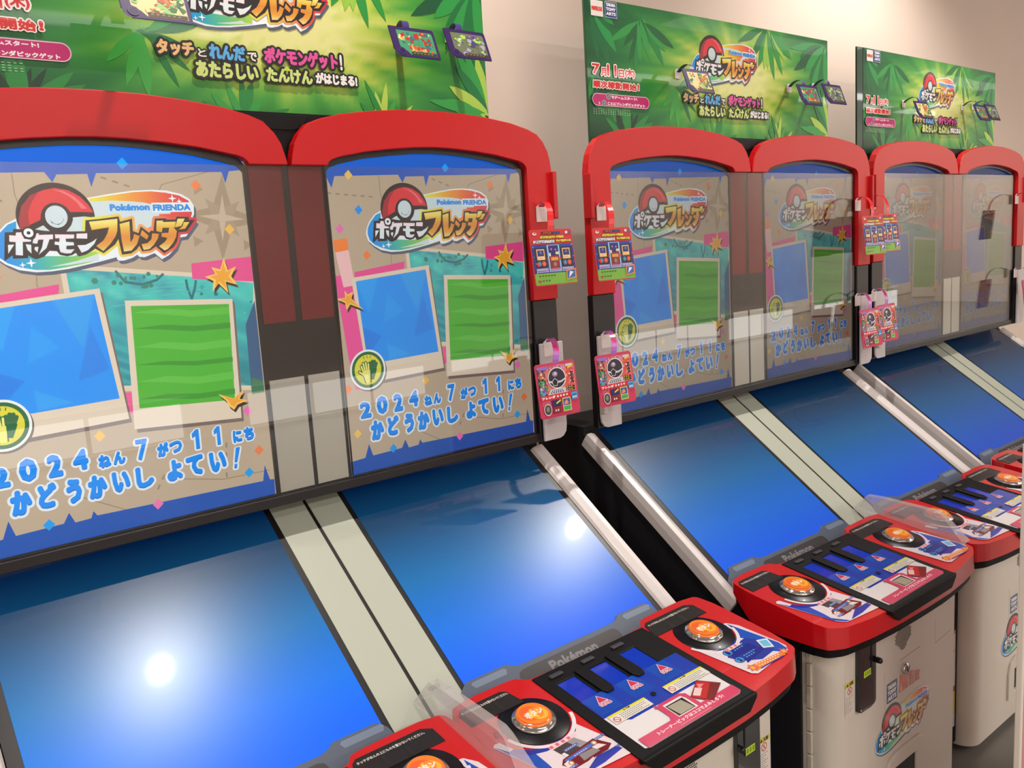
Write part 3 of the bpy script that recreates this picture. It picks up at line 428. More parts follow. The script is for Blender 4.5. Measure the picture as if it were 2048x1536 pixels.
def pink_card_art(A):
    A.rect(0, 0, 1, 1, (206, 52, 92)); A.rect(.02, .42, .98, .97, (190, 96, 110))
    A.rect(.02, .42, .22, .92, (44, 60, 60)); A.disc(.12, .80, .075, (206, 78, 60), n=9); A.disc(.12, .65, .07, (90, 180, 110), n=9); A.disc(.12, .49, .08, (96, 150, 210), n=9)
    A.poly([(.22, .42), (.98, .42), (.98, .9), (.6, .97), (.22, .9)], (224, 130, 120)); A.poly([(.7, .5), (.96, .5), (.96, .86), (.78, .9)], (232, 90, 84)); A.rect(.86, .58, .95, .80, (50, 48, 66))
    rn = random.Random(5)
    for i in range(60):
        x, y = rn.uniform(.04, .26), rn.uniform(.44, .90); r_ = rn.uniform(.012, .03); c_ = rn.choice([(216, 150, 60), (60, 140, 90), (230, 110, 80), (90, 120, 190), (40, 40, 60), (236, 214, 160), (150, 70, 150)]); A.poly([(x-r_, y-r_*.6), (x+r_*.7, y-r_), (x+r_, y+r_*.8), (x-r_*.4, y+r_)], c_)
    for i in range(40):
        x, y = rn.uniform(.70, .94), rn.uniform(.54, .86); r_ = rn.uniform(.01, .026); A.poly([(x-r_, y-r_*.3), (x+r_*.7, y-r_), (x+r_, y+r_*.8)], rn.choice([(240, 130, 90), (250, 190, 150), (200, 60, 70), (240, 220, 200), (120, 60, 90)]))
    for i in range(30):
        x, y = rn.uniform(.25, .75), rn.uniform(.88, .96); A.disc(x, y, rn.uniform(.008, .02), rn.choice([(120, 90, 190), (70, 50, 110), (214, 160, 220), (236, 90, 130)]), n=7)
    A.disc(.16, .94, .15, (150, 110, 200), .035, n=16); A.rect(.76, .915, .93, .955, (206, 214, 232))
    A.poly([(.22, .42), (.75, .42), (.7, .52), (.3, .52)], (206, 200, 210))
    A.disc(.5, .72, .235, (240, 236, 240), .205, n=36); A.disc(.5, .72, .215, (44, 34, 54), .188, n=36); A.disc(.46, .80, .07, (150, 140, 160), .05, n=18); A.disc(.47, .81, .035, (206, 200, 210), .026, n=14)
    A.poly([(.29, .69), (.4, .655), (.6, .66), (.71, .70), (.70, .665), (.6, .625), (.4, .62), (.30, .655)], (214, 214, 222)); A.star(.44, .64, .085, (206, 206, 214), 5, .8); A.star(.44, .64, .07, (26, 22, 34), 5, .8)
    A.line([(.33, .485), (.67, .485)], .022, (70, 52, 90), dash=.025); A.line([(.30, .452), (.70, .452)], .026, (60, 44, 80), dash=.03)
    A.rect(.70, .44, .94, .485, (60, 50, 40)); A.rect(.70, .49, .94, .53, (60, 50, 40)); A.line([(.72, .462), (.92, .462)], .02, (220, 200, 60), dash=.03); A.line([(.72, .51), (.92, .51)], .02, (220, 200, 60), dash=.03); A.line([(.8, .88), (.95, .93)], .04, (230, 206, 70))
    A.rect(.02, .33, .82, .415, (214, 34, 52)); A.text('フレンダ', (.05, .345, .40, .40), (246, 240, 240), bold=.08); A.line([(.44, .372), (.78, .378)], .036, (246, 236, 236), dash=.04)
    A.disc(.17, .15, .10, (230, 224, 224), .115, n=20); A.disc(.17, .15, .085, (70, 66, 66), .1, n=20); A.disc(.17, .16, .04, (130, 140, 120), .05, n=12)
    A.rect(.30, .18, .52, .31, (34, 36, 92)); A.line([(.40, .24), (.52, .29)], .03, (230, 214, 60)); A.rect(.30, .05, .52, .17, (140, 24, 40)); A.disc(.37, .11, .02, (230, 226, 230), n=8); A.disc(.43, .11, .02, (230, 226, 230), n=8)
    A.rect(.56, .06, .78, .32, (196, 214, 120)); A.rect(.58, .17, .76, .30, (60, 80, 160)); A.poly([(.6, .18), (.72, .2), (.68, .28), (.62, .25)], (236, 140, 110)); A.rect(.58, .08, .76, .155, (70, 170, 90))
    A.rect(.82, .26, .97, .40, (70, 160, 220)); A.line([(.84, .30), (.95, .30)], .016, (240, 244, 250)); A.line([(.84, .345), (.95, .345)], .016, (30, 60, 120))
    for i in range(4): A.line([(.06, .305-i*.022), (.27, .305-i*.022)], .007, (240, 190, 196), dash=.02)
def card_img(A, hue):
    """ornate card held in a dark frame: a pattern of colour patches"""
    rnd = random.Random(hue); cols = {1: [(90, 170, 80), (206, 120, 60), (60, 110, 70), (150, 200, 110), (180, 90, 50), (230, 210, 150)], 2: [(206, 90, 50), (230, 160, 90), (60, 110, 130), (180, 50, 50), (240, 210, 140), (70, 150, 110)], 3: [(170, 160, 200), (80, 70, 120), (160, 210, 90), (210, 205, 220), (120, 90, 130), (110, 120, 90)]}[hue]
    A.poly([(0, .12), (.06, .02), (.12, 0), (1, 0), (1, 1), (0, 1)], (58, 38, 92))
    def inb(x, y): return (min(.95, max(.14-.0*y, x)), min(.9, max(.08, y)))
    A.poly([(.14, .9), (.92, .9), (.95, .84), (.95, .08), (.34, .08), (.27, .2), (.14, .34)], cols[5])
    for i in range(70):
        x, y = rnd.uniform(.2, .9), rnd.uniform(.2, .85)
        if x < .36 and y < .42: continue
        r = rnd.uniform(.02, .07); a = rnd.uniform(0, 3.1); P = []
        for j in range(5):
            t = a+j*1.257; rr = r*rnd.uniform(.4, 1.6); P.append(inb(x+rr*math.cos(t), y+rr*math.sin(t)*1.3))
        A.poly(P, rnd.choice(cols))
    A.rect(.36, .10, .94, .19, (70, 62, 50)); A.line([(.4, .145), (.9, .145)], .03, (150, 130, 90), dash=.04)
    for r, c_ in ((.085, (74, 52, 110)), (.065, (48, 32, 78))): A.disc(.155, .18, r, c_, r*1.5, n=18)
# ------------------------------------------------------------------ materials
m_red = pbr('red_gloss_plastic', (206, 14, 22), .36, coat=.12, spec=.35, coatr=.12, bump=.12, bscale=500)
m_redc = pbr('red_console_shell', (204, 12, 24), .33, coat=.7, coatr=.10, bump=.1, bscale=600)
m_dred = pbr('red_trim', (200, 24, 32), .4)
m_stripe = pbr('maroon_print', (150, 26, 34), .5)
m_black = pbr('black_plastic', (12, 12, 14), .5, spec=.22, bump=.15, bscale=700)
m_bezel = pbr('black_bezel', (30, 27, 28), .35)
m_side = pbr('dark_side_panel', (20, 20, 26), .6)
m_strip = pbr('cream_strip', (180, 185, 170), .4, coat=.3)
m_strip2 = pbr('cream_strip_behind_glass', (240, 244, 228), .4)
m_rail = pbr('white_rail', (224, 216, 214), .28, coat=.4, coatr=.1)
m_brk = pbr('white_acrylic', (200, 192, 192), .3)
m_cab = pbr('white_steel', (214, 204, 192), .38, noise=.04)
m_chrome = pbr('chrome', (225, 225, 225), .12, metal=1)
m_grey = pbr('grey_trim', (84, 94, 112), .4); m_grey2 = pbr('dark_grey_trim', (62, 62, 66), .45)
m_wall = pbr('wall_paint', (230, 210, 196), .7, bump=.05, bscale=300, noise=.015)
m_floor = pbr('floor_vinyl', (122, 118, 112), .35, noise=.1)
m_ceil = pbr('ceiling_board', (170, 166, 162), .8)
m_opp = pbr('opposite_wall_paint', (236, 222, 208), .6)
m_print = print_mat(); m_gprint = print_mat('gloss_print', .22, .5); m_card = print_mat('card_print', .42, .08, .4)
m_screen = screen_mat('display_glow', 1.5, 2.1, rough=.4, coat=0, spec=.2)
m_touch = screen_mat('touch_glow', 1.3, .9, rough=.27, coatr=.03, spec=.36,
    grad=[(0, (0, 104, 255)), (.2, (0, 120, 236)), (.45, (10, 118, 186)), (.75, (8, 72, 112)), (1, (0, 24, 60))])  # dark upper end paints off-axis dimming and a dark reflection into the glow
m_glass = glass_mat('tinted_cover_glass', (.88, .87, .87), .012, 1.25)
m_clear = glass_mat('clear_acrylic', (.93, .92, .93), .08, 1.0)
m_frost = bpy.data.materials.new('cloudy_acrylic'); m_frost.use_nodes = True
_b = m_frost.node_tree.nodes['Principled BSDF']; _b.inputs['Base Color'].default_value = (.75, .72, .72, 1); _b.inputs['Roughness'].default_value = .22; _b.inputs['Alpha'].default_value = .20; _b.inputs['Coat Weight'].default_value = .6
m_dome = pbr('orange_dome', (240, 120, 50), .15, coat=1)
m_knob = pbr('black_knob', (15, 15, 17), .4)
# ------------------------------------------------------------------ the setting
YW = .25
def struct(name, b, m, **k): return tag(b.build(name, m, **k), kind='structure')
struct('floor', B().box(-6, 13, -4.6, 1.0, -1.215, -1.115), m_floor)
struct('ceiling', B().box(-6, 13, -4.6, 1.0, CEIL, CEIL+.1), m_ceil)
struct('wall_back', B().box(-6, 13, YW, YW+.12, -1.115, CEIL), m_wall)
struct('wall_opposite', B().box(-6, 13, -4.6, -4.5, -1.115, CEIL), m_opp)
struct('wall_far', B().box(12.9, 13, -4.5, YW, -1.115, CEIL), m_opp)
struct('wall_near', B().box(-6, -5.9, -4.5, YW, -1.115, CEIL), m_opp)
struct('baseboard_back', B().box(-5.9, 12.9, YW-.012, YW, -1.115, -1.05), pbr('grey_skirting', (90, 84, 82), .5))
# glowing window strips across the aisle, added for the band reflected in the glass
m_glow_band = bpy.data.materials.new('daylit_pane'); m_glow_band.use_nodes = True
_n = m_glow_band.node_tree; _n.nodes['Principled BSDF'].inputs['Base Color'].default_value = (.2, .2, .2, 1); _n.nodes['Principled BSDF'].inputs['Emission Color'].default_value = (1, .97, .93, 1); _n.nodes['Principled BSDF'].inputs['Emission Strength'].default_value = 2.6
m_frame = pbr('window_frame_paint', (214, 206, 204), .5)
k = 0; x = -4.5
while x < 11.5:
    wd = (1.5, .9, 1.9, 1.2)[k % 4]
    f = B().box(x, x+wd, -4.5, -4.46, -1.09, -.84).box(x-.03, x+wd+.03, -4.5, -4.42, -.84, -.81).box(x-.03, x+wd+.03, -4.5, -4.42, -1.115, -1.09)
    fo = struct('window_%d' % (k+1), f, m_frame)
    nm = (3, 2, 4, 2)[k % 4]
    for i in range(nm):
        B().box(x+.03+i*(wd-.03)/nm, x+(i+1)*(wd-.03)/nm, -4.46, -4.45, -1.075, -.855).build('pane', m_glow_band, fo)
    x += wd+(.22, .5, .16, .4)[k % 4]; k += 1
# ------------------------------------------------------------------ one machine, its parts laid out once
def outline_console():
    return chaikin([(.150, -.326), (.112, -.332), (.104, -.37), (.105, -.497), (.111, -.525), (.138, -.541), (.20, -.551), (.28, -.557), (.37, -.559), (.46, -.559), (.53, -.554), (.600, -.544), (.630, -.529), (.636, -.50), (.638, -.37), (.630, -.332), (.592, -.326), (.494, -.328), (.480, -.345), (.242, -.345), (.226, -.328)])
def arch_pts(n): return sc(SCR[n])
def flipx(P, c): return [(2*c-x, z) for x, z in P][::-1]
def red_frame(p):
    """arched front frame of one screen, right-hand version mirrored for the left"""
    # built for p=1 (inner pillar left): outer contour from the inner pillar round the arch and down the outer pillar
    out = [(.6375-.5315, .147)] + [(x, z) for x, z in sc(SCR['redout']) if .15 < z or x < .2][0:]
    out = [(.112, .147), (.112, .150), (.114, .160), (.119, .178), (.128, .193), (.144, .209), (.165, .217), (.203, .226), (.256, .233), (.311, .2375), (.374, .239), (.437, .2375), (.493, .233), (.546, .226), (.584, .217), (.605, .209), (.620, .195), (.630, .178), (.635, .160), (.637, .144), (.637, -.096), (.576, -.096)]
    win = [(.576, .146), (.573, .152), (.567, .1565), (.556, .160), (.506, .169), (.457, .1745), (.41, .178), (.374, .179), (.338, .178), (.291, .1745), (.242, .169), (.192, .160), (.181, .1565), (.175, .152), (.172, .147)]
    P = out+win
    if p == 0: P = flipx(P, .3745)
    return [(x+p*.5315, z) for x, z in P]
def front(y): return lambda x, z: (x, y, z)
def make_machine():
    r = bpy.data.objects.new('arcade_machine', None); C.objects.link(r)
    # body: black side profile
    prof = [(.20, -.375), (.05, -.375), (.052, -.390), (-.315, -.652), (-.33, -.66), (-.46, -.70), (-.46, -1.085), (.20, -1.085)]
    b = B()
    for x0, x1 in ((.128, .152), (1.122, 1.150)):
        B().prism(prof, lambda y, z: (x0, y, z), lambda y, z: (x1, y, z)).build('side_panel', m_side, r)
    B().prism([(.19, -.378), (.056, -.378), (.056, -.395), (-.315, -.660), (-.44, -.70), (-.44, -1.075), (.19, -1.075)], lambda y, z: (.152, y, z), lambda y, z: (1.122, y, z)).build('body_shell', m_side, r)
    # display
    B().box(.35, .93, .052, .19, -.378, .19).build('rear_housing', m_side, r)
    hp = [(.112, -.368), (.165, -.368), (1.114, -.368), (1.114, .10), (1.10, .205), (.95, .218), (.74, .2265), (.535, .2265), (.33, .218), (.18, .205), (.165, .10), (.165, -.36), (.112, -.36)][1:-1]
    B().prism(hp, front(.006), front(.05)).build('display_housing', m_black, r)
    B().prism([(.587, .2235), (.587, .208), (.595, .2015), (.660, .2005), (.68, .206), (.688, .2235)], front(.0045), front(.0065)).build('cover_plate', m_black, r, bevel=.001)
    for p in (0, 1):
        d = p*.5315
        f = B().prism(red_frame(p), front(-.016), front(.002)).build('arched_frame', m_red, r, bevel=.0035, ang=50)
        # black inner lip round the window
        ring = [(.1735, -.352), (.576, -.352), (.576, .146), (.567, .1565), (.556, .160), (.506, .169), (.457, .1745), (.41, .178), (.374, .179), (.338, .178), (.291, .1745), (.242, .169), (.192, .160), (.181, .1565), (.172, .147)]
        hole = [(.1745, -.3495), (.5715, -.3495), (.5715, .137), (.564, .1455), (.545, .1505), (.50, .160), (.457, .1655), (.41, .1695), (.374, .1705), (.338, .1695), (.291, .1655), (.242, .160), (.196, .1505), (.179, .1445), (.1745, .139)]
        B().prism([(x+d, z) for x, z in ring], front(-.003), front(.001), holes=[[(x+d, z) for x, z in hole]]).build('screen_lip', m_bezel, r)
        s = B().box(.166+d, .580+d, .0040, .0058, -.352, .178).build('screen', m_bezel, r)
        o = bpy.data.objects.new('screen_picture', ART['screen']); C.objects.link(o); o.parent = s; o.location = (d*S, 0, 0)
    # outer pillars below the red, and the black bottom bezel
    for x0, x1 in ((.112, .1730), (1.1080, 1.1670)): B().box(x0, x1, -.012, .004, -.368, -.0965).build('pillar', m_bezel, r, bevel=.0015)
    B().box(.169, 1.111, -.010, .004, -.368, -.3520).build('bottom_bezel', m_bezel, r, bevel=.0015)
    # middle zone behind the cover glass: red and cream stripes on black
    B().box(.5765, .7045, .0015, .0040, -.352, .147).build('centre_panel', m_bezel, r)
    for x0, x1 in ((.5805, .6330), (.6440, .6990)): B().box(x0, x1, .0005, .0016, -.087, .147).build('red_stripe', m_stripe, r)
    for x0, x1 in ((.5795, .6370), (.6440, .6985)): B().box(x0, x1, .0005, .0016, -.3500, -.174).build('cream_stripe', m_strip2, r)
    B().box(.1735, 1.1080, -.0075, -.0050, -.3520, .1470).build('cover_glass', m_glass, r)
    for sx in (0, 1):
        X = (lambda x: x) if sx == 0 else (lambda x: 1.279-x)
        # red grip strips, white acrylic brackets, clear clips on the outer edges
        B().box(*sorted((X(.107), X(.1165))), -.026, -.005, .054, .141).build('red_edge_strip', m_dred, r, bevel=.0015)
        pts = [(X(x), z) for x, z in [(.111, -.178), (.169, -.178), (.169, -.3665), (.130, -.3665), (.120, -.3630), (.113, -.355), (.111, -.343)]]
        bk = B().prism(pts, front(-.0225), front(-.0175)).build('bracket', m_brk, r, bevel=.001)
        if sx == 0: B().box(.1075, .1185, -.036, -.0225, -.335, -.247).build('clip', pbr('pale_clip', (196, 188, 178), .25), bk, bevel=.002)
    # sloping touch panel
    def T3(x, y, h): return (x, y-.58*h, TZ(y)+.81*h)
    B().prism([(.150, .052), (1.124, .052), (1.124, -.322), (.150, -.322)], lambda x, y: T3(x, y, 0), lambda x, y: T3(x, y, -.004)).build('touch_panel', m_bezel, r)
    for p in (0, 1):
        d = p*.5315
        x0, x1 = (.166, .5675) if p == 0 else (.7075, 1.109)
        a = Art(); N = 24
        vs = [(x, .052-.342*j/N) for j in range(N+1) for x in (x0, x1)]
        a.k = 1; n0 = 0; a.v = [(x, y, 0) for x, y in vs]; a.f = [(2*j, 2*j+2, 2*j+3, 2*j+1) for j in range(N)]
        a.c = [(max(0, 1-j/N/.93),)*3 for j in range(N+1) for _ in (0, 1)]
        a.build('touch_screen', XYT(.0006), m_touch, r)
        xs = (.5775, .6350) if p == 0 else (.6410, .6985)
        B().prism([(xs[0], .0525), (xs[1], .0525), (xs[1], -.320), (xs[0], -.320)], lambda x, y: T3(x, y, .0012), lambda x, y: T3(x, y, .0002)).build('cream_stripe', m_strip, r)
        # grey lower trim with its lettering
        g = [(.150, -.332), (.150, -.294), (.168, -.283), (.178, -.2735), (.255, -.2735), (.2625, -.2780), (.275, -.2810), (.475, -.2810), (.487, -.2780), (.494, -.2735), (.560, -.2735), (.572, -.283), (.5775, -.297), (.5775, -.332)]
        if p == 1: g = [(x if x > .17 else .163, y) for x, y in g]
        g = [(min(x+d, 1.122), y) for x, y in g]
        gt = B().prism(g, lambda x, y: T3(x, y, .0035), lambda x, y: T3(x, y, .0004)).build('lower_trim', m_grey, r, bevel=.001)
        A = Art(); A.poly([(x+d, y) for x, y in [(.275, -.2880), (.465, -.2880), (.473, -.2905), (.476, -.296), (.476, -.330), (.262, -.330), (.262, -.296), (.266, -.2905)]], (62, 60, 62))
        for xx in (.184, .502): A.poly([(xx+d+x, -.2795+y) for x, y in [(0, 0), (.004, .0025), (.062, .0025), (.066, 0), (.062, -.006), (.004, -.006)]], (116, 130, 152))
        A.text('Pokémon', (.320+d, -.3070, .420+d, -.2925), (126, 126, 130), bold=.07)
        A.build('trim_print', XYT(.0037), m_print, gt)
    # white side rails with a bevelled inner flank
    for sx in (0, 1):
        X = (lambda x: x) if sx == 0 else (lambda x: 1.2705-x)
        sec = [(.1485, .000), (.1450, .006), (.1330, .011), (.1215, .0105), (.1200, -.004), (.1210, -.022), (.1485, -.022)]
        y0, y1 = .040, -.330
        vs = []; 
        for y in (y0, y1):
            for x, h in sec: vs.append((X(x), y-.58*h, TZ(y)+.81*h))
        n = len(sec); fs = [tuple(range(n)), tuple(range(n, 2*n))[::-1]]+[(i, (i+1) % n, (i+1) % n+n, i+n) for i in range(n)]
        b = B(); b.add(vs, fs); b.build('side_rail', m_rail, r, bevel=.0012)
    # consoles
    for p in (0, 1):
        d = p*.5315; P = [(x+d, y) for x, y in outline_console()]
        def zb(y): return -.675+max(0, y+.385)*.95
        c = B().prism(P, lambda x, y: (x, y+(.002 if y < -.5 else 0), CZ(y)), lambda x, y: (x, y, zb(y))).build('console', m_redc, r, bevel=.006, seg=3, ang=40)
        Q = [(x+d+(.004 if x < .3 else -.004 if x > .44 else 0), y+(.003 if y < -.5 else -.004)) for x, y in outline_console()]
        B().prism(Q, lambda x, y: (x, y, zb(y)+.001), lambda x, y: (x, y+(.003 if y < -.5 else 0), zb(y)-.017)).build('console_base', m_black, c, bevel=.003)
        # card reader tray
        tr = [(.244, -.347), (.478, -.347), (.480, -.5575), (.243, -.5575)]
        holes = [[(a, -.3775), (a+.035, -.3775), (a+.035, -.4265), (a, -.4265)] for a in (.2645, .3280, .3915)]
        t = B().prism([(x+d, y) for x, y in tr], lambda x, y: (x, y, CZ(y)+.0024), lambda x, y: (x, y, CZ(y)-.006), holes=[[(x+d, y) for x, y in h] for h in holes]).build('card_reader', m_black, c, bevel=.0015)
        B().prism([(x+d, z) for x, z in [(.2425, CZ(-.556)+.0024), (.4805, CZ(-.556)+.0024), (.4790, -.647), (.463, -.6635), (.268, -.6635), (.250, -.650), (.2440, -.644)]], front(-.5630), front(-.5530)).build('tray_lip', m_black, t, bevel=.0020)
        for h in holes:
            hh = [(x+d, y) for x, y in h]
            B().prism(hh, lambda x, y: (x, y, CZ(y)+.0006), lambda x, y: (x, y, CZ(y)+.0001)).build('slot_window', pbr('blue_slot_window', (0, 52, 190), .2, coat=.5), t)
        for a in (.2715, .3350, .3985):   # small raised pegs and bars above the slots
            B().box(a+d-.006, a+d+.018, -.3665, -.3585, CZ(-.36)+.002, CZ(-.36)+.0052).build('slot_bar', m_grey2, t, bevel=.001)
        for a in (.3035, .3670):
            B().prism([(a+d, -.372), (a+d+.021, -.372), (a+d+.021, -.428), (a+d+.017, -.437), (a+d+.004, -.437), (a+d, -.428)], lambda x, y: (x, y, CZ(y)+.0060), lambda x, y: (x, y, CZ(y)+.0030)).build('divider_finger', m_black, t, bevel=.001)
        o = bpy.data.objects.new('reader_print', ART['reader']); C.objects.link(o); o.parent = t; o.location = (d*S, 0, 0)
        B().prism([(x+d, y) for x, y in sc(R['scan'])], lambda x, y: (x, y, CZ(y)+.0044), lambda x, y: (x, y, CZ(y)+.0032)).build('scan_window', pbr('scan_window', (164, 160, 142), .25, coat=.5), t, bevel=.0006)
        # button modules
        for q, bx in ((0, .1875), (1, .5460)):
            by = -.4165; nrm = Vector((0, -.14753, 1)).normalized()
            wl = [(.100, -.342), (.1975, -.344), (.2035, -.3765), (.096+.005, -.3765)] if q == 0 else [(.4870, -.339), (.588, -.342), (.5865, -.3765), (.4765, -.3765)]
            if q == 0: wl = [(.1125, -.350), (.120, -.342), (.190, -.342), (.1975, -.347), (.2035, -.3785), (.1125, -.3785)]
            else: wl = [(.4850, -.347), (.4925, -.341), (.588, -.341), (.6285, -.350), (.6285, -.3785), (.4765, -.3785)]
            if q == 1: wl = [(min(x, .6020), y) for x, y in wl]
            wp = B().prism([(x+d, y) for x, y in wl], lambda x, y: (x, y, CZ(y)+.0016), lambda x, y: (x, y, CZ(y)-.002)).build('sensor_window', pbr('smoked_window', (44, 40, 40), .3, coat=.1, spec=.3), c, bevel=.0006)
            A = Art(); xa, xb = wl[1][0], wl[-1][0] if q else .197
            A.text('タッチがめんの上にものを置かないでください。', (wl[0][0]+.004+d, -.3535, (.196 if q == 0 else .588)+d, -.3480), (210, 206, 200), bold=.03)
            for u in (.36, .66): 
                xx = (.1125+(.085)*u if q == 0 else .482+.11*u)+d; A.poly([(xx-.003, -.357), (xx+.003, -.357), (xx+.004, -.377), (xx-.004, -.377)], (38, 35, 36))
            A.build('warning_text', XYC(.0018), m_print, wp)
            # raised rim beside the window
            rim = [(.107, -.352), (.110, -.338), (.116, -.334), (.116, -.372), (.111, -.384), (.107, -.384)] if q == 0 else [(.635, -.352), (.632, -.338), (.626, -.334), (.626, -.372), (.631, -.384), (.635, -.384)]
            if q == 1: rim = [(x-.018, y) for x, y in rim]
            o = bpy.data.objects.new('left_module_print' if q == 0 else 'right_module_print', ART['mod%d' % q]); C.objects.link(o); o.parent = c; o.location = (d*S, 0, 0); o.name = 'module_print'
            B().lathe((bx+d, by, CZ(by)-.001), [(.0490, 0), (.0490, .0014), (.0480, .0020), (.001, .0020)], nrm, 48).build('button_plate', pbr('navy_plate', (10, 10, 18), .3, coat=.1, spec=.3), c)
            bt = B().lathe((bx+d, by, CZ(by)+.0012), [(.0300, 0), (.0305, .0020), (.0292, .0042), (.0270, .0050), (.0262, .0062), (.0255, .0066), (.001, .0066)], nrm, 40).build('button', pbr('clear_chrome_ring', (205, 200, 196), .1, metal=.85), c)
            B().lathe((bx+d, by, CZ(by)+.0072), [(.0250, 0), (.0249, .0016), (.0235, .0028), (.012, .0034), (.001, .0035)], nrm, 40).build('button_cap', m_dome, bt)
            A = Art(); A.disc(bx+d, by, .0222, (240, 132, 44), n=36); A.disc(bx+d-.004, by+.002, .0150, (236, 104, 50), n=30); A.disc(bx+d+.006, by-.004, .0125, (246, 178, 60), n=30); A.disc(bx+d+.003, by-.001, .011, (240, 140, 46), n=24)
            A.star(bx+d-.002, by-.001, .012, (250, 196, 70), 5, .45, .3)
            A.text('ボタン', (bx+d-.0145, by-.0055, bx+d+.0150, by+.0060), (244, 230, 220), bold=.06)
            A.build('cap_print', XYC(.0110), m_gprint, bt)
    # cloudy divider shield between the two players
    sh = B(); prof = [(-.272, -.612), (-.303, -.574), (-.335, -.5735), (-.452, -.580), (-.466, -.586), (-.512, -.634), (-.500, -.640)]
    inner = [(-.280, -.611), (-.306, -.580), (-.450, -.5855), (-.462, -.590), (-.500, -.630)]
    cyy = sum(p[0] for p in prof)/len(prof); 
    for x0, x1 in ((.6220, .6236), (.6520, .6536)): 
        pr = [(y, z) for y, z in prof]
        sh.prism(pr, lambda y, z: (x0+(.008 if z > -.60 and x0 < .63 else -.008 if z > -.60 else 0), y, z), lambda y, z: (x1+(.008 if z > -.60 and x0 < .63 else -.008 if z > -.60 else 0), y, z))
    for (ya, za), (yb, zb) in zip(prof[:-1], prof[1:]):
        def wx(z): return .008 if z > -.60 else 0
        vs = [(.622+wx(za), ya, za), (.6536-wx(za), ya, za), (.6536-wx(zb), yb, zb), (.622+wx(zb), yb, zb)]
        sh.add(vs+[(x, y, z-.0014) for x, y, z in vs], [(0, 1, 2, 3), (7, 6, 5, 4), (0, 4, 5, 1), (1, 5, 6, 2), (2, 6, 7, 3), (3, 7, 4, 0)])
    g = sh.build('divider_shield', m_frost, r)
    B().lathe((.6378-.008, -.450, -.590), [(.004, 0), (.004, .016), (.001, .016)], (1, 0, 0), 14).build('peg', m_clear, g)
    B().lathe((.6378-.008, -.305, -.583), [(.003, 0), (.003, .016), (.001, .016)], (1, 0, 0), 14).build('peg', m_clear, g)
    # front cabinets
    for p in (0, 1):
        d = p*.5315; xl, xr = (.134, .5745); rr = .038; yf = -.520
        P = [(xl+d, -.36)]+[(xl+d+rr-rr*math.cos(a*math.pi/36), yf+rr-rr*math.sin(a*math.pi/36)) for a in range(19)]+[(xr+d-.004, yf), (xr+d, yf+.004), (xr+d, -.36)]
        c = B().prism(P, lambda x, y: (x, y, CZ(y)-.04), lambda x, y: (x, y, -1.098)).build('front_cabinet', m_cab, r)
        hg = B(); 
        for i in range(9): hg.box(.1285+d, .1345+d, -.480, -.470, -.720-i*.042, -.720-i*.042+.0405)
        hg.build('hinge', pbr('hinge_steel', (196, 188, 172), .4), c, bevel=.002)
        # thin panel joints
        jt = B(); 
        for a in (((.355, -.782), (.431, -.781)), ((.490, -.748), (.491, -.796)), ((.491, -.796), (.556, -.790)), ((.300, -.79), (.300, -.868))):
            (ax, az), (bx_, bz) = a; w_ = .0005
            jt.add([(ax+d-w_, yf-.0002, az-w_), (bx_+d+w_, yf-.0002, bz-w_), (bx_+d+w_, yf-.0002, bz+w_), (ax+d-w_, yf-.0002, az+w_), (ax+d-w_, yf+.002, az-w_), (bx_+d+w_, yf+.002, bz-w_), (bx_+d+w_, yf+.002, bz+w_), (ax+d-w_, yf+.002, az+w_)], [(0, 1, 2, 3), (4, 7, 6, 5), (0, 4, 5, 1), (1, 5, 6, 2), (2, 6, 7, 3), (3, 7, 4, 0)])
        jt.build('panel_joint', pbr('joint_line', (150, 142, 132), .6), c)
        mp = (lambda x: x) if p == 0 else (lambda x: .7345-x)
        # dispenser column
        dp = [(mp(x)+d, z) for x, z in [(.1995, -.655), (.2565, -.655), (.2565, -.815), (.252, -.822), (.240, -.825), (.208, -.824), (.1995, -.820)]]
        dd = B().prism(dp, front(yf-.0075), front(yf+.001)).build('dispenser', pbr('gloss_black', (22, 22, 24), .15, coat=.6), c, bevel=.002)
        B().lathe((mp(.2550)+d, yf-.009, -.741), [(.0055, 0), (.0050, .008), (.0025, .010), (.001, .010)], (0, -1, 0), 16).build('knob', m_knob, dd)
        B().box(*sorted((mp(.238)+d, mp(.241)+d)), yf-.0085, yf-.007, -.76, -.70).build('seam', m_knob, dd)
        for zz in (-.700, -.818): B().lathe((mp(.206)+d, yf-.0072, zz), [(.0022, 0), (.0018, .0008), (.0005, .0010)], (0, -1, 0), 10).build('screw', m_chrome, dd)
        A = Art(); x0, x1 = sorted((mp(.2145)+d, mp(.238)+d)); A.rect(x0, -.7615, x1, -.7495, (196, 224, 40))
        for i in range(3): A.rect(x0+.003+i*.007, -.7595, x0+.008+i*.007, -.7515, (120, 150, 40))
        A.build('tag_label', XZ(yf-.0078), m_print, dd)
        # warning sticker
        A = Art(); x0, x1 = sorted((mp(.1670)+d, mp(.1955)+d)); A.rect(x0, -.8185, x1, -.7580, (222, 214, 204)); A.rect(x0, -.7660, x1, -.7580, (206, 190, 50)); A.poly([(x0+.004, -.7645), (x0+.0075, -.7592), (x0+.011, -.7645)], (30, 28, 20)); A.text('注意', (x0+.013, -.7650, x0+.025, -.7590), (40, 36, 20), bold=.05)
        cx = (x0+x1)/2; A.disc(cx, -.7740, .0072, (196, 60, 60), n=20); A.disc(cx, -.7740, .0056, (226, 218, 208), n=20); A.line([(cx-.004, -.7695), (cx+.004, -.7785)], .0016, (196, 60, 60)); A.line([(cx-.002, -.778), (cx+.002, -.770)], .0012, (60, 56, 56))
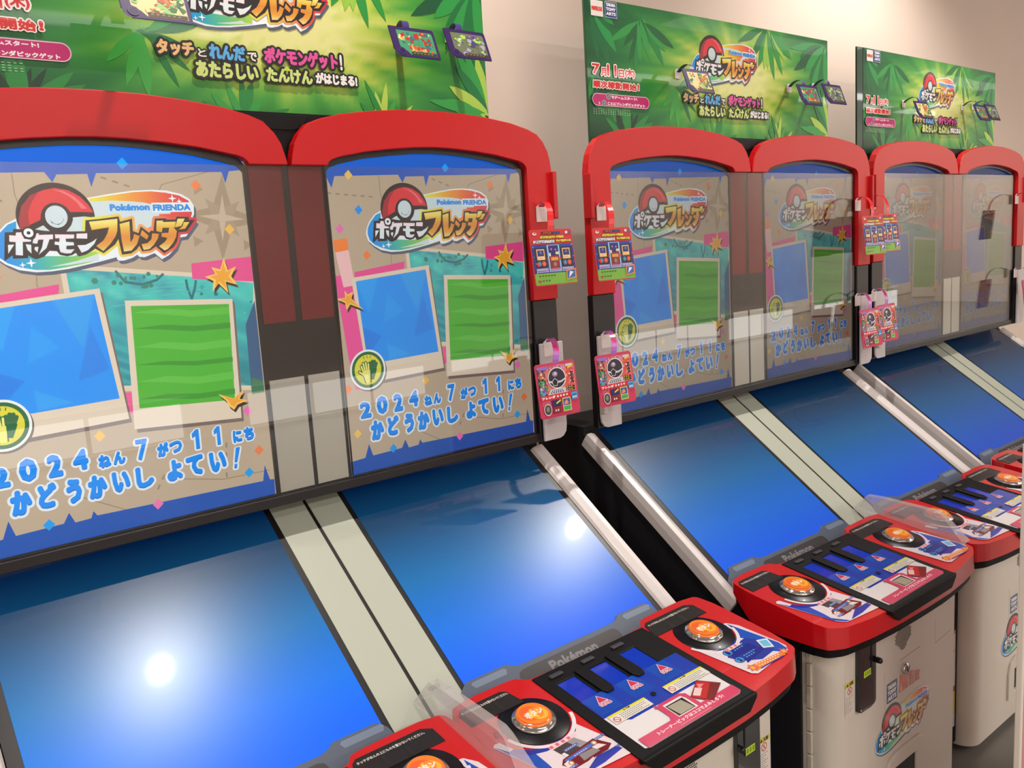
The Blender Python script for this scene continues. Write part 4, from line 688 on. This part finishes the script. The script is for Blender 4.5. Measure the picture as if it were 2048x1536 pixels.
        for i in range(8): A.line([(x0+.003, -.7850-i*.0040), (x1-.003-(i % 3)*.004, -.7850-i*.0040)], .0013, (110, 104, 100) if i not in (3, 6) else (50, 46, 44), dash=.0022)
        A.build('warning_sticker', XZ(yf-.0004), m_print, c)
        # speaker holes
        sp = B()
        for i in range(-9, 10):
            for j in range(-7, 8):
                x = .3655+i*.0035+(.00175 if j % 2 else 0); z = -.7370+j*.0036
                if abs((x-.3655)*.9)+abs(z+.7370)*1.05 < .033 and abs(x-.3655) < .029: sp.box(x+d-.0011, x+d+.0011, yf-.0003, yf+.002, z-.0011, z+.0011)
        tag(sp.build('speaker_holes', pbr('hole_dark', (40, 36, 34), .8), c), kind='stuff')
        lk = B().lathe((.3690+d, yf+.001, -.8010), [(.0105, 0), (.0105, .006), (.0090, .008), (.001, .008)], (0, -1, 0), 24).build('lock', m_chrome, c)
        B().box(.3682+d, .3698+d, yf-.0078, yf-.006, -.806, -.796).build('keyhole', m_knob, lk)
        o = bpy.data.objects.new('maker_stickers', ART['cab']); C.objects.link(o); o.parent = c; o.location = (d*S, 0, 0)
        # payout mouth
        B().prism([(x+d, z) for x, z in [(.3000, -1.05), (.3000, -.99), (.310, -.965), (.335, -.955), (.425, -.955), (.440, -.965), (.445, -.99), (.445, -1.05)]], front(yf-.005), front(yf+.001), holes=[[(x+d, z) for x, z in [(.3290, -.984), (.4120, -.984), (.4120, -1.035), (.3290, -1.035)]]]).build('mouth_frame', m_cab, c, bevel=.002)
        B().prism([(x+d, z) for x, z in [(.3290, -.984), (.4120, -.984), (.4120, -1.035), (.3290, -1.035)]], front(yf-.0005), front(yf+.0005)).build('mouth', m_knob, c)
    # dark service strip between the cabinets, with its labels and lock
    st = B().box(.5755, .6650, -.485, -.40, -1.09, -.68).build('service_strip', m_black, r)
    A = Art(); x0, x1 = .5850, .6560
    A.rect(x0, -.800, x0+.045, -.790, (196, 196, 196))
    z = -.835
    for h, c_, dash in ((.008, (206, 120, 60), None), (.035, (216, 200, 196), (190, 90, 80)), (.006, (200, 186, 90), None), (.035, (206, 204, 200), (110, 108, 106)), (.040, (206, 204, 200), (120, 118, 116)), (.012, (150, 70, 90), None), (.050, (206, 190, 70), (160, 140, 40)), (.030, (196, 196, 198), (120, 118, 116))):
        A.rect(x0, z-h, x1, z, c_)
        if dash:
            for i in range(int(h/.005)): A.line([(x0+.004, z-.004-i*.005), (x1-.004, z-.004-i*.005)], .0016, dash, dash=.003)
        z -= h
    A.build('service_labels', XZ(-.4855), m_print, st)
    B().lathe((.597, -.485, -.820), [(.0105, 0), (.0105, .006), (.001, .007)], (0, -1, 0), 20).build('lock', m_chrome, st)
    return r
# shared artwork meshes
ART = {}
def keep(name, art, mp, mat):
    o = art.build(name, mp, mat); ART[name] = o.data; bpy.data.objects.remove(o)
A = Art(); A.step = 0; screen_art(A); keep('screen', A, XZ(.0036), m_screen)
# reader sheet
A = Art(8e-5); Z = lambda n: sc(R[n])
rp = [(.2625, -.4275), (.4640, -.4275), (.4640, -.5455), (.457, -.5490), (.2700, -.5490), (.2625, -.5455)]
A.poly(rp, (226, 222, 224)); A.poly([(.2625, -.4275), (.4640, -.4275), (.4640, -.4730), (.430, -.4730), (.430, -.4960), (.292, -.4960), (.286, -.492), (.286, -.4730), (.2625, -.4730)], (22, 60, 176))
for i in range(14):
    for a in (.266, .330, .394): A.line([(a, -.4300-i*.0028), (a+.040, -.4300-i*.0028)], .0008, (30, 110, 210))
for a in (.2885, .3520, .4155):
    A.poly([(a-.0095, -.4470), (a, -.4310), (a+.0095, -.4470)], (236, 210, 220)); A.poly([(a-.0075, -.4460), (a, -.4328), (a+.0075, -.4460)], (206, 50, 84)); A.text('いれてね', (a-.010, -.4540, a+.010, -.4478), (206, 50, 84), bold=.04, out=(236, 214, 224), outw=.14)
for x0, x1 in ((.2670, .3400), (.3790, .4640)):
    A.rect(x0, -.4925, x1, -.4740, (224, 220, 212)); A.rect(x0, -.4775, x1, -.4738, (222, 216, 50)); xm = (x0+x1)/2; A.poly([(xm-.007, -.4772), (xm-.0052, -.4742), (xm-.0034, -.4772)], (30, 28, 20)); A.text('注意', (xm-.002, -.4774, xm+.006, -.4741), (30, 28, 20), bold=.04)
    for i in range(4): A.line([(x0+.018, -.4802-i*.0032), (x1-.004-(i == 2)*.01, -.4802-i*.0032)], .0011, (70, 66, 66), dash=.0018)
    A.disc(x0+.008, -.4855, .0055, (196, 70, 70), n=18); A.disc(x0+.008, -.4855, .0042, (224, 220, 212), n=18); A.line([(x0+.005, -.4825), (x0+.011, -.4885)], .0012, (196, 70, 70))
A.disc(.3575, -.4765, .0042, (8, 10, 26), n=16)
A.poly([(.2665, -.5490), (.457, -.5490), (.4640, -.5455), (.4640, -.5300), (.2665, -.5300)], (206, 66, 104)); A.poly([(.336, -.500), (.345, -.4975), (.385, -.4975), (.394, -.503), (.3945, -.535), (.325, -.535), (.336, -.527)], (206, 66, 104)); A.poly([(.346, -.503), (.383, -.503), (.386, -.510), (.386, -.5325), (.346, -.5325)], (230, 224, 226))
A.rect(.3475, -.5310, .3825, -.5065, (38, 34, 36))
A.text('トレーナーピックはココでよみとろう!', (.2960, -.5415, .4330, -.5350), (240, 220, 228), bold=.05, shear=.1); A.line([(.335, -.5450), (.400, -.5450)], .0016, (230, 160, 184), dash=.002)
for (x, y) in ((.336, -.4995), (.3345, -.5290)): A.poly([(x-.004, y-.003), (x+.004, y-.001), (x, y+.004)], (206, 60, 100))
cd = [(.3935, -.5150), (.4130, -.4950), (.4500, -.5030), (.4430, -.5290), (.4180, -.5370)]
A.poly([(.4310, -.4930), (.4550, -.5180), (.4130, -.5380), (.3920, -.5140)], (110, 30, 36)); A.poly([(.4300, -.4945), (.4520, -.5180), (.4140, -.5360), (.3940, -.5145)], (190, 40, 44)); A.poly([(.4430, -.5080), (.4520, -.5180), (.4140, -.5360), (.4080, -.5290)], (120, 34, 38)); A.poly([(.4150, -.5030), (.4230, -.5100), (.4060, -.5200), (.3985, -.5130)], (232, 200, 200)); A.poly([(.4240, -.4990), (.4330, -.5050), (.4180, -.5090)], (226, 140, 140)); 
keep('reader', A, XYC(.0026), m_gprint)
# module prints
A = Art(8e-5); A.poly(Z('Lstk'), (226, 214, 220)); A.poly(Z('Lblue'), (24, 82, 190)); A.line(Z('Larc')[0:2]+Z('Larc')[2:7], .0035, (30, 52, 160)); A.poly(Z('Larc'), (30, 52, 160))
arc = [(.1875+.0535*math.cos(a), -.4165+.0535*math.sin(a)) for a in [math.pi*(1.06+.84*i/20) for i in range(21)]]; A.line(arc, .0055, (230, 222, 226))
A.poly([(.168, -.4755), (.205, -.4740), (.214, -.492), (.173, -.4985)], (66, 62, 66)); A.poly([(.192, -.4745), (.206, -.4740), (.214, -.492), (.200, -.4945)], (150, 146, 150)); A.poly([(.171, -.488), (.176, -.4875), (.178, -.496), (.173, -.4965)], (228, 224, 226))
A.poly(Z('Ldevr'), (116, 26, 34)); A.poly([(.166, -.498), (.220, -.494), (.218, -.5000), (.168, -.503)], (60, 110, 190)); A.poly([(.188, -.5020), (.213, -.5030), (.216, -.5120), (.186, -.5135)], (140, 136, 138)); A.poly(Z('Ldevw1'), (232, 216, 214)); A.poly(Z('Ldevw2'), (232, 216, 214))
A.disc(.2195, -.497, .004, (190, 150, 90), n=12); A.disc(.1700, -.507, .004, (190, 150, 90), n=12); A.disc(.2195, -.497, .0022, (236, 230, 220), n=10); A.disc(.1700, -.507, .0022, (236, 230, 220), n=10)
A.line([(.166, -.471), (.212, -.4705)], .0066, (232, 200, 210)); A.line([(.167, -.471), (.212, -.4705)], .0048, (222, 100, 112), dash=.005)
for x, y, l in ((.178, -.486, .024), (.180, -.5000, .030), (.224, -.4935, .018), (.219, -.5205, .026), (.157, -.514, .018)): A.line([(x, y), (x+l, y+.001)], .0042, (100, 110, 180)); A.line([(x+.002, y), (x+l-.002, y+.001)], .0018, (190, 200, 232), dash=.002)
A.poly([(.168, -.532), (.205, -.517), (.238, -.519), (.242, -.526), (.205, -.531)], (34, 60, 168)); A.line([(.156, -.525), (.200, -.516)], .0014, (226, 220, 226))
keep('mod0', A, XYC(.0009), m_gprint)
A = Art(8e-5); A.poly([(.6130, -.4170) if i == -1 else p_ for i, p_ in enumerate(Z('Rstk'))], (226, 214, 220)); A.poly(Z('Rblue'), (24, 82, 190)); A.poly(Z('Rarc'), (30, 52, 160))
A.poly([(.535, -.470), (.586, -.464), (.600, -.478), (.598, -.512), (.560, -.516), (.530, -.500), (.520, -.482)], (34, 56, 160))
arc = [(.5460+.0535*math.cos(a), -.4165+.0535*math.sin(a)) for a in [math.pi*(1.10+.80*i/20) for i in range(21)]]; A.line(arc, .0055, (230, 222, 226))
for n, (u, v) in (('Rb1', ('1', 'R1')), ('Rb2', ('2', 'R2'))):
    A.poly(Z(n), (22, 40, 140)); (xa, ya), (xb, yb) = Z(v); xm, ym = (xa+xb)/2, (ya+yb)/2
    A.disc(xm, ym, .0092, (20, 40, 120), .0075, n=18); A.disc(xm, ym, .0078, (60, 150, 220), .0062, n=18); A.text(u, (xm-.0035, ym-.0045, xm+.0035, ym+.0045), (16, 40, 110), bold=.1)
    for i in range(2): A.line([(xm+.014, ym+.003-i*.005), (xm+.048-.006*i, ym+.004-i*.005)], .0024, (90, 170, 236), dash=.003)
A.poly(Z('Rdev'), (230, 236, 240)); q = Z('Rdev'); mx = sum(p[0] for p in q)/4; my = sum(p[1] for p in q)/4; A.poly([(mx+(x-mx)*.72, my+(y-my)*.72) for x, y in q], (110, 190, 226))
A.line([(.533, -.469), (.568, -.4685)], .0066, (236, 206, 210)); A.line([(.534, -.469), (.568, -.4685)], .0048, (230, 110, 100), dash=.005)
A.poly(Z('Rrib'), (234, 130, 60)); (ax, ay) = Z('Rrib')[0]; (bx, by) = Z('Rrib')[1]; 
for x, y, s in ((.528, -.521, .010), (.605, -.523, .009)): A.star(x, y, s, (216, 90, 80), 6, .55); A.star(x, y, s*.6, (240, 180, 70), 6, .5)
A.line([(.540, -.5185), (.596, -.5240)], .0022, (252, 236, 200), dash=.003); A.line([(.540, -.5235), (.590, -.5285)], .0022, (252, 236, 200), dash=.003); A.line(Z('Rline'), .0022, (34, 56, 160))
keep('mod1', A, XYC(.0009), m_gprint)
# cabinet stickers
A = Art(8e-5); A.rect(.3070, -.8500, .3440, -.8120, (44, 52, 116))
for i, tx in enumerate(('TAKARA', 'TOMY', 'ARTS')): A.text(tx, (.3100, -.8250-i*.0108, .3410, -.8160-i*.0108), (228, 224, 224), bold=.09)
mv = 'MARVELOUS'; xs = .3535
for i, ch in enumerate(mv):
    h = .0365-.0021*i; wd = (.0150, .0095, .0090, .0085, .0075, .0070, .0070, .0065, .0060)[i]
    A.text(ch, (xs, -.8455, xs+wd*.93, -.8455+h), (226, 92, 52), bold=.022, shear=.06); xs += wd
logo(A, .3255, -.8885, .775)
keep('cab', A, XZ(-.5203), m_gprint)
mach = make_machine()
def copy_tree(o, parent=None):
    c = o.copy(); C.objects.link(c); c.parent = parent
    for ch in list(o.children): copy_tree(ch, c)
    return c
MP = [(0, 0, 0, 0), (1.15, -.0022368, -.0075094, -.0020025), (2.2374158, -.0042436, .0070657, .0018429)]
ML = ['red twin-screen arcade machine nearest the camera, at the left of the row', 'red twin-screen arcade machine in the middle of the row', 'red twin-screen arcade machine farthest away, at the right end of the row']
kids = list(mach.children)
for i, (mx, my, mr, mz) in enumerate(MP):
    o = mach if i == 0 else copy_tree(mach)
    o.location = (mx*S, my*S, mz*S); o.rotation_euler = (0, 0, mr)
    tag(o, ML[i], 'arcade machine', 'twin-screen arcade machines along the wall')
def place(o, k, x=0, y=0, z=0):
    mx, my, mr, mz = MP[k]; c, s = math.cos(mr), math.sin(mr)
    o.location = ((c*x-s*y+mx)*S, (s*x+c*y+my)*S, (z+mz)*S); o.rotation_euler = (0, 0, mr)
# ------------------------------------------------------------------ cardboard signs on top
sg = bpy.data.objects.new('sign_board', None); C.objects.link(sg)
b = B(); f0 = [(.195, .0640), (.195, .0590), (.635, .0560), (1.085, .0590), (1.085, .0640), (.635, .0610)]
bk = [(x, y) for x, y in f0]
b.prism(f0, lambda x, y: (x, y, .199), lambda x, y: (x, y, .4972)); b.build('card_box', pbr('green_card', (18, 74, 42), .35, coat=.3), sg)
A = Art(6e-5); header_art(A)
o = A.build('printed_front', lambda a, b_, d: (a*S, ((.0590-.0030*(1-abs(a-.635)/.45))-.0006-d)*S, (b_+ZF)*S), m_card, sg)
for i in range(3):
    o = sg if i == 0 else copy_tree(sg); place(o, i)
    tag(o, ['green printed cardboard sign on the nearest machine, cut by the upper picture edge', 'green printed cardboard sign on top of the middle machine', 'green printed cardboard sign on top of the farthest machine'][i], 'sign', 'cardboard signs on the machines')
B().prism([(.1945, .0640), (.1945, .0590), (.1650, .0600), (.1650, .0650)], lambda x, y: (x, y, .199), lambda x, y: (x, y, .4972)).build('side_flap', pbr('dark_green_card', (12, 56, 34), .4, coat=.2), o)
# ------------------------------------------------------------------ small cards on springy plastic strips
def strip(pts, x0, x1, th=.0006, x2=None, x3=None):
    b = B(); n = len(pts)
    vs = []
    for i, (y, z) in enumerate(pts):
        t = i/(n-1); a = x0+((x2 if x2 is not None else x0)-x0)*t; c = x1+((x3 if x3 is not None else x1)-x1)*t
        vs += [(a, y, z), (c, y, z), (c, y-th, z-th), (a, y-th, z-th)]
    fs = [(0, 1, 2, 3), tuple(4*(n-1)+i for i in (3, 2, 1, 0))]
    for i in range(n-1):
        for j in range(4): fs.append((4*i+j, 4*i+(j+1) % 4, 4*i+4+(j+1) % 4, 4*i+4+j))
    b.add(vs, fs, False); return b
m_tab = pbr('translucent_white_tab', (226, 212, 208), .3)
def bez(p0, p1, p2, p3, n=14):
    return [tuple((1-t)**3*a+3*(1-t)**2*t*b_+3*(1-t)*t*t*c+t**3*d for a, b_, c, d in zip(p0, p1, p2, p3)) for t in [i/n for i in range(n+1)]]
WOB = {}
def wobbler(kind):
    """card-sized sign: tab stuck to the machine, strip arching forward, card hanging from it; x measured from the card's left edge"""
    red = kind == 'red'
    o = bpy.data.objects.new('promotion_card', None); C.objects.link(o)
    zt, zb, yt, yb = (.0335, -.0665, -.074, -.086) if red else (-.2075, -.3070, -.074, -.086)
    wd = .104 if red else .099; zt0 = .083 if red else -.163; ytab = -.0185 if red else -.0240
    if not red: zt0 = -.1695
    def Y(z): return yt+(yb-yt)*(zt-z)/(zt-zb)
    TX0 = .075 if False else 0
    tb = B().prism([(.071, zt0-.0335), (.071+.0255, zt0-.0335), (.071+.0255, zt0-.006), (.090, zt0-.003), (.087, zt0), (.080, zt0), (.077, zt0-.003), (.071, zt0-.006)], front(ytab), front(ytab+.0018)); tb.build('tab', m_tab, o)
    path = bez((ytab-.0006, zt0-.006), (ytab-.012, zt0+.012), (yt-.004, zt0+.002), (yt, zt-.004))
    st = strip(path, .0765, .0905, x2=.044, x3=.0585)
    st.build('strip', pbr('red_strip', (228, 40, 44), .3, coat=.5) if red else m_pst, o)
    rr = .004; P = [(rr, zb), (wd-rr, zb), (wd, zb+rr), (wd, zt-rr), (wd-rr, zt), (rr, zt), (0, zt-rr), (0, zb+rr)]
    cb = B().prism(P, lambda x, z: (x, Y(z), z), lambda x, z: (x, Y(z)+.0012, z)).build('card', pbr('card_red_edge', (206, 38, 46), .4) if red else pbr('card_pink_edge', (206, 52, 92), .4), o)
    A = Art(7e-5); (red_card_art if red else pink_card_art)(A)
    A.build('card_print', lambda a, b_, d: ((.002+a*(wd-.004))*S, (Y(zb+.002+b_*(zt-zb-.004))-.0003-d)*S, (zb+.002+b_*(zt-zb-.004)+ZF)*S), m_card, cb)
    return o
m_pst = bpy.data.materials.new('pink_purple_strip'); m_pst.use_nodes = True
_n = m_pst.node_tree; _g = _n.nodes.new('ShaderNodeTexNoise'); _g.inputs['Scale'].default_value = 60; _t = _n.nodes.new('ShaderNodeTexCoord'); _r = _n.nodes.new('ShaderNodeValToRGB')
_n.links.new(_t.outputs['Object'], _g.inputs['Vector']); _n.links.new(_g.outputs[0], _r.inputs[0]); _n.links.new(_r.outputs[0], _n.nodes['Principled BSDF'].inputs['Base Color'])
_r.color_ramp.elements[0].position = .38; _r.color_ramp.elements[0].color = (*lin((226, 60, 110)), 1); _r.color_ramp.elements[1].position = .62; _r.color_ramp.elements[1].color = (*lin((160, 110, 210)), 1); _n.nodes['Principled BSDF'].inputs['Roughness'].default_value = .25
for kind, spots, gl in (('red', [(0, 1.0525, 'right edge of the nearest machine'), (1, .0570, 'left edge of the middle machine'), (1, 1.0190, 'right edge of the middle machine'), (2, .0230, 'left edge of the farthest machine'), (2, 1.010, 'right edge of the farthest machine')], 'red promotion cards on the machine edges'),
                        ('pink', [(0, 1.0475, 'right bracket of the nearest machine'), (1, .0485, 'left bracket of the middle machine'), (1, 1.0080, 'right bracket of the middle machine'), (2, .0190, 'left bracket of the farthest machine'), (2, 1.000, 'right bracket of the farthest machine')], 'pink promotion cards on the lower brackets')):
    src = wobbler(kind)
    for i, (k_, x, wh) in enumerate(spots):
        o = src if i == 0 else copy_tree(src); place(o, k_, x)
        tag(o, ('red and blue card on a red strip at the ' if kind == 'red' else 'pink card with a dark ball at the ')+wh, 'promotion card', gl)
def pick(hue):
    o = bpy.data.objects.new('display_card', None); C.objects.link(o)
    wd, zt, zb, yt, yb = .088, .364, .312, 0, -.020
    def Y(z): return yt+(yb-yt)*(zt-z)/(zt-zb)
    P = [(.012, zb), (wd-.002, zb), (wd, zb+.002), (wd, zt-.003), (wd-.003, zt), (.001, zt), (0, zt-.002), (0, zb+.013)]
    tb = B().prism([(.043, zt-.008), (.061, zt-.008), (.061, zt+.010), (.056, zt+.013), (.048, zt+.013), (.043, zt+.010)], front(.0525), front(.0540)); tb.build('tab', m_tab, o)
    strip(bez((.052, zt+.006), (.030, zt+.022), (.004, zt+.018), (0, zt-.002)), .046, .058, x2=.028, x3=.041).build('strip', pbr('purple_strip', (70, 52, 120), .35), o)
    cb = B().prism(P, lambda x, z: (x, Y(z), z), lambda x, z: (x, Y(z)+.0012, z)).build('card', pbr('purple_card', (48, 32, 80), .3, coat=.4), o)
    A = Art(7e-5); card_img(A, hue)
    A.build('card_print', lambda a, b_, d: ((.001+a*(wd-.002))*S, (Y(zb+.001+b_*(zt-zb-.002))-.0003-d)*S, (zb+.001+b_*(zt-zb-.002)+ZF)*S), m_card, cb)
    return o
for hue, spots, nm in ((1, [(0, .4060, .004, -.060), (1, .4190, 0, -.0), (2, .3690, -.010, 0)], 'green and orange picture'), (2, [(0, .8420, .0085, 0), (1, .8470, -.003, 0), (2, .7700, .003, 0)], 'red and orange picture'), (3, [(0, .9510, .016, 0), (1, .9580, .006, 0), (2, .8500, .008, 0)], 'pale lilac picture')):
    src = pick(hue)
    for i, (k_, x, dz, dy) in enumerate(spots):
        o = src if i == 0 else copy_tree(src); place(o, k_, x, dy, dz)
        tag(o, 'small framed card with '+nm+' on the '+('nearest', 'middle', 'farthest')[i]+' sign', 'display card', 'small framed cards clipped to the signs')
# ------------------------------------------------------------------ pink board with a white frame at the right edge
bd = bpy.data.objects.new('notice_board', None); C.objects.link(bd)
x0, x1, y0, z0, z1 = 1.15+.2615, 1.15+.66, -.754, -1.10, -.33
B().box(x0+.0035, x0+.0110, y0-.006, y0+.004, -1.1, z1).build('frame_post', pbr('white_enamel', (236, 226, 214), .3), bd, bevel=.002)
B().box(x1-.0115, x1, y0-.012, y0+.006, -1.1, z1).build('frame_post', pbr('white_enamel', (0, 0, 0)), bd, bevel=.002)
B().box(x0+.0115, x1-.0115, y0-.010, y0+.004, z1-.0115, z1).build('frame_rail', pbr('white_enamel', (0, 0, 0)), bd, bevel=.002)
B().box(x0+.0115, x1-.0115, y0-.004, y0, z0+.03, z1-.0115).build('board', pbr('pink_board', (196, 142, 142), .6, noise=.04), bd)
for xx in (x0+.006, x1-.006): B().box(xx-.012, xx+.012, y0-.10, y0+.10, -1.115, -1.098).build('foot', pbr('white_enamel', (0, 0, 0)), bd, bevel=.003)
tag(bd, 'pink board in a thin white frame standing at the lower right edge', 'board')
# ------------------------------------------------------------------ ceiling fittings
for i, x in enumerate(SPOTS):
    o = bpy.data.objects.new('downlight', None); C.objects.link(o); o.location = (0, 0, 0)
    B().lathe((x, -.30, CEIL), [(.055, 0), (.055, -.006), (.045, -.008), (.042, -.004)], (0, 0, 1), 24).build('rim', m_ceil, o)
    tag(o, ['round downlight in the ceiling left of the nearest machine', 'round downlight in the ceiling above the nearest machine', 'round downlight in the ceiling past the middle machine'][i], 'ceiling light', 'downlights along the machine row')
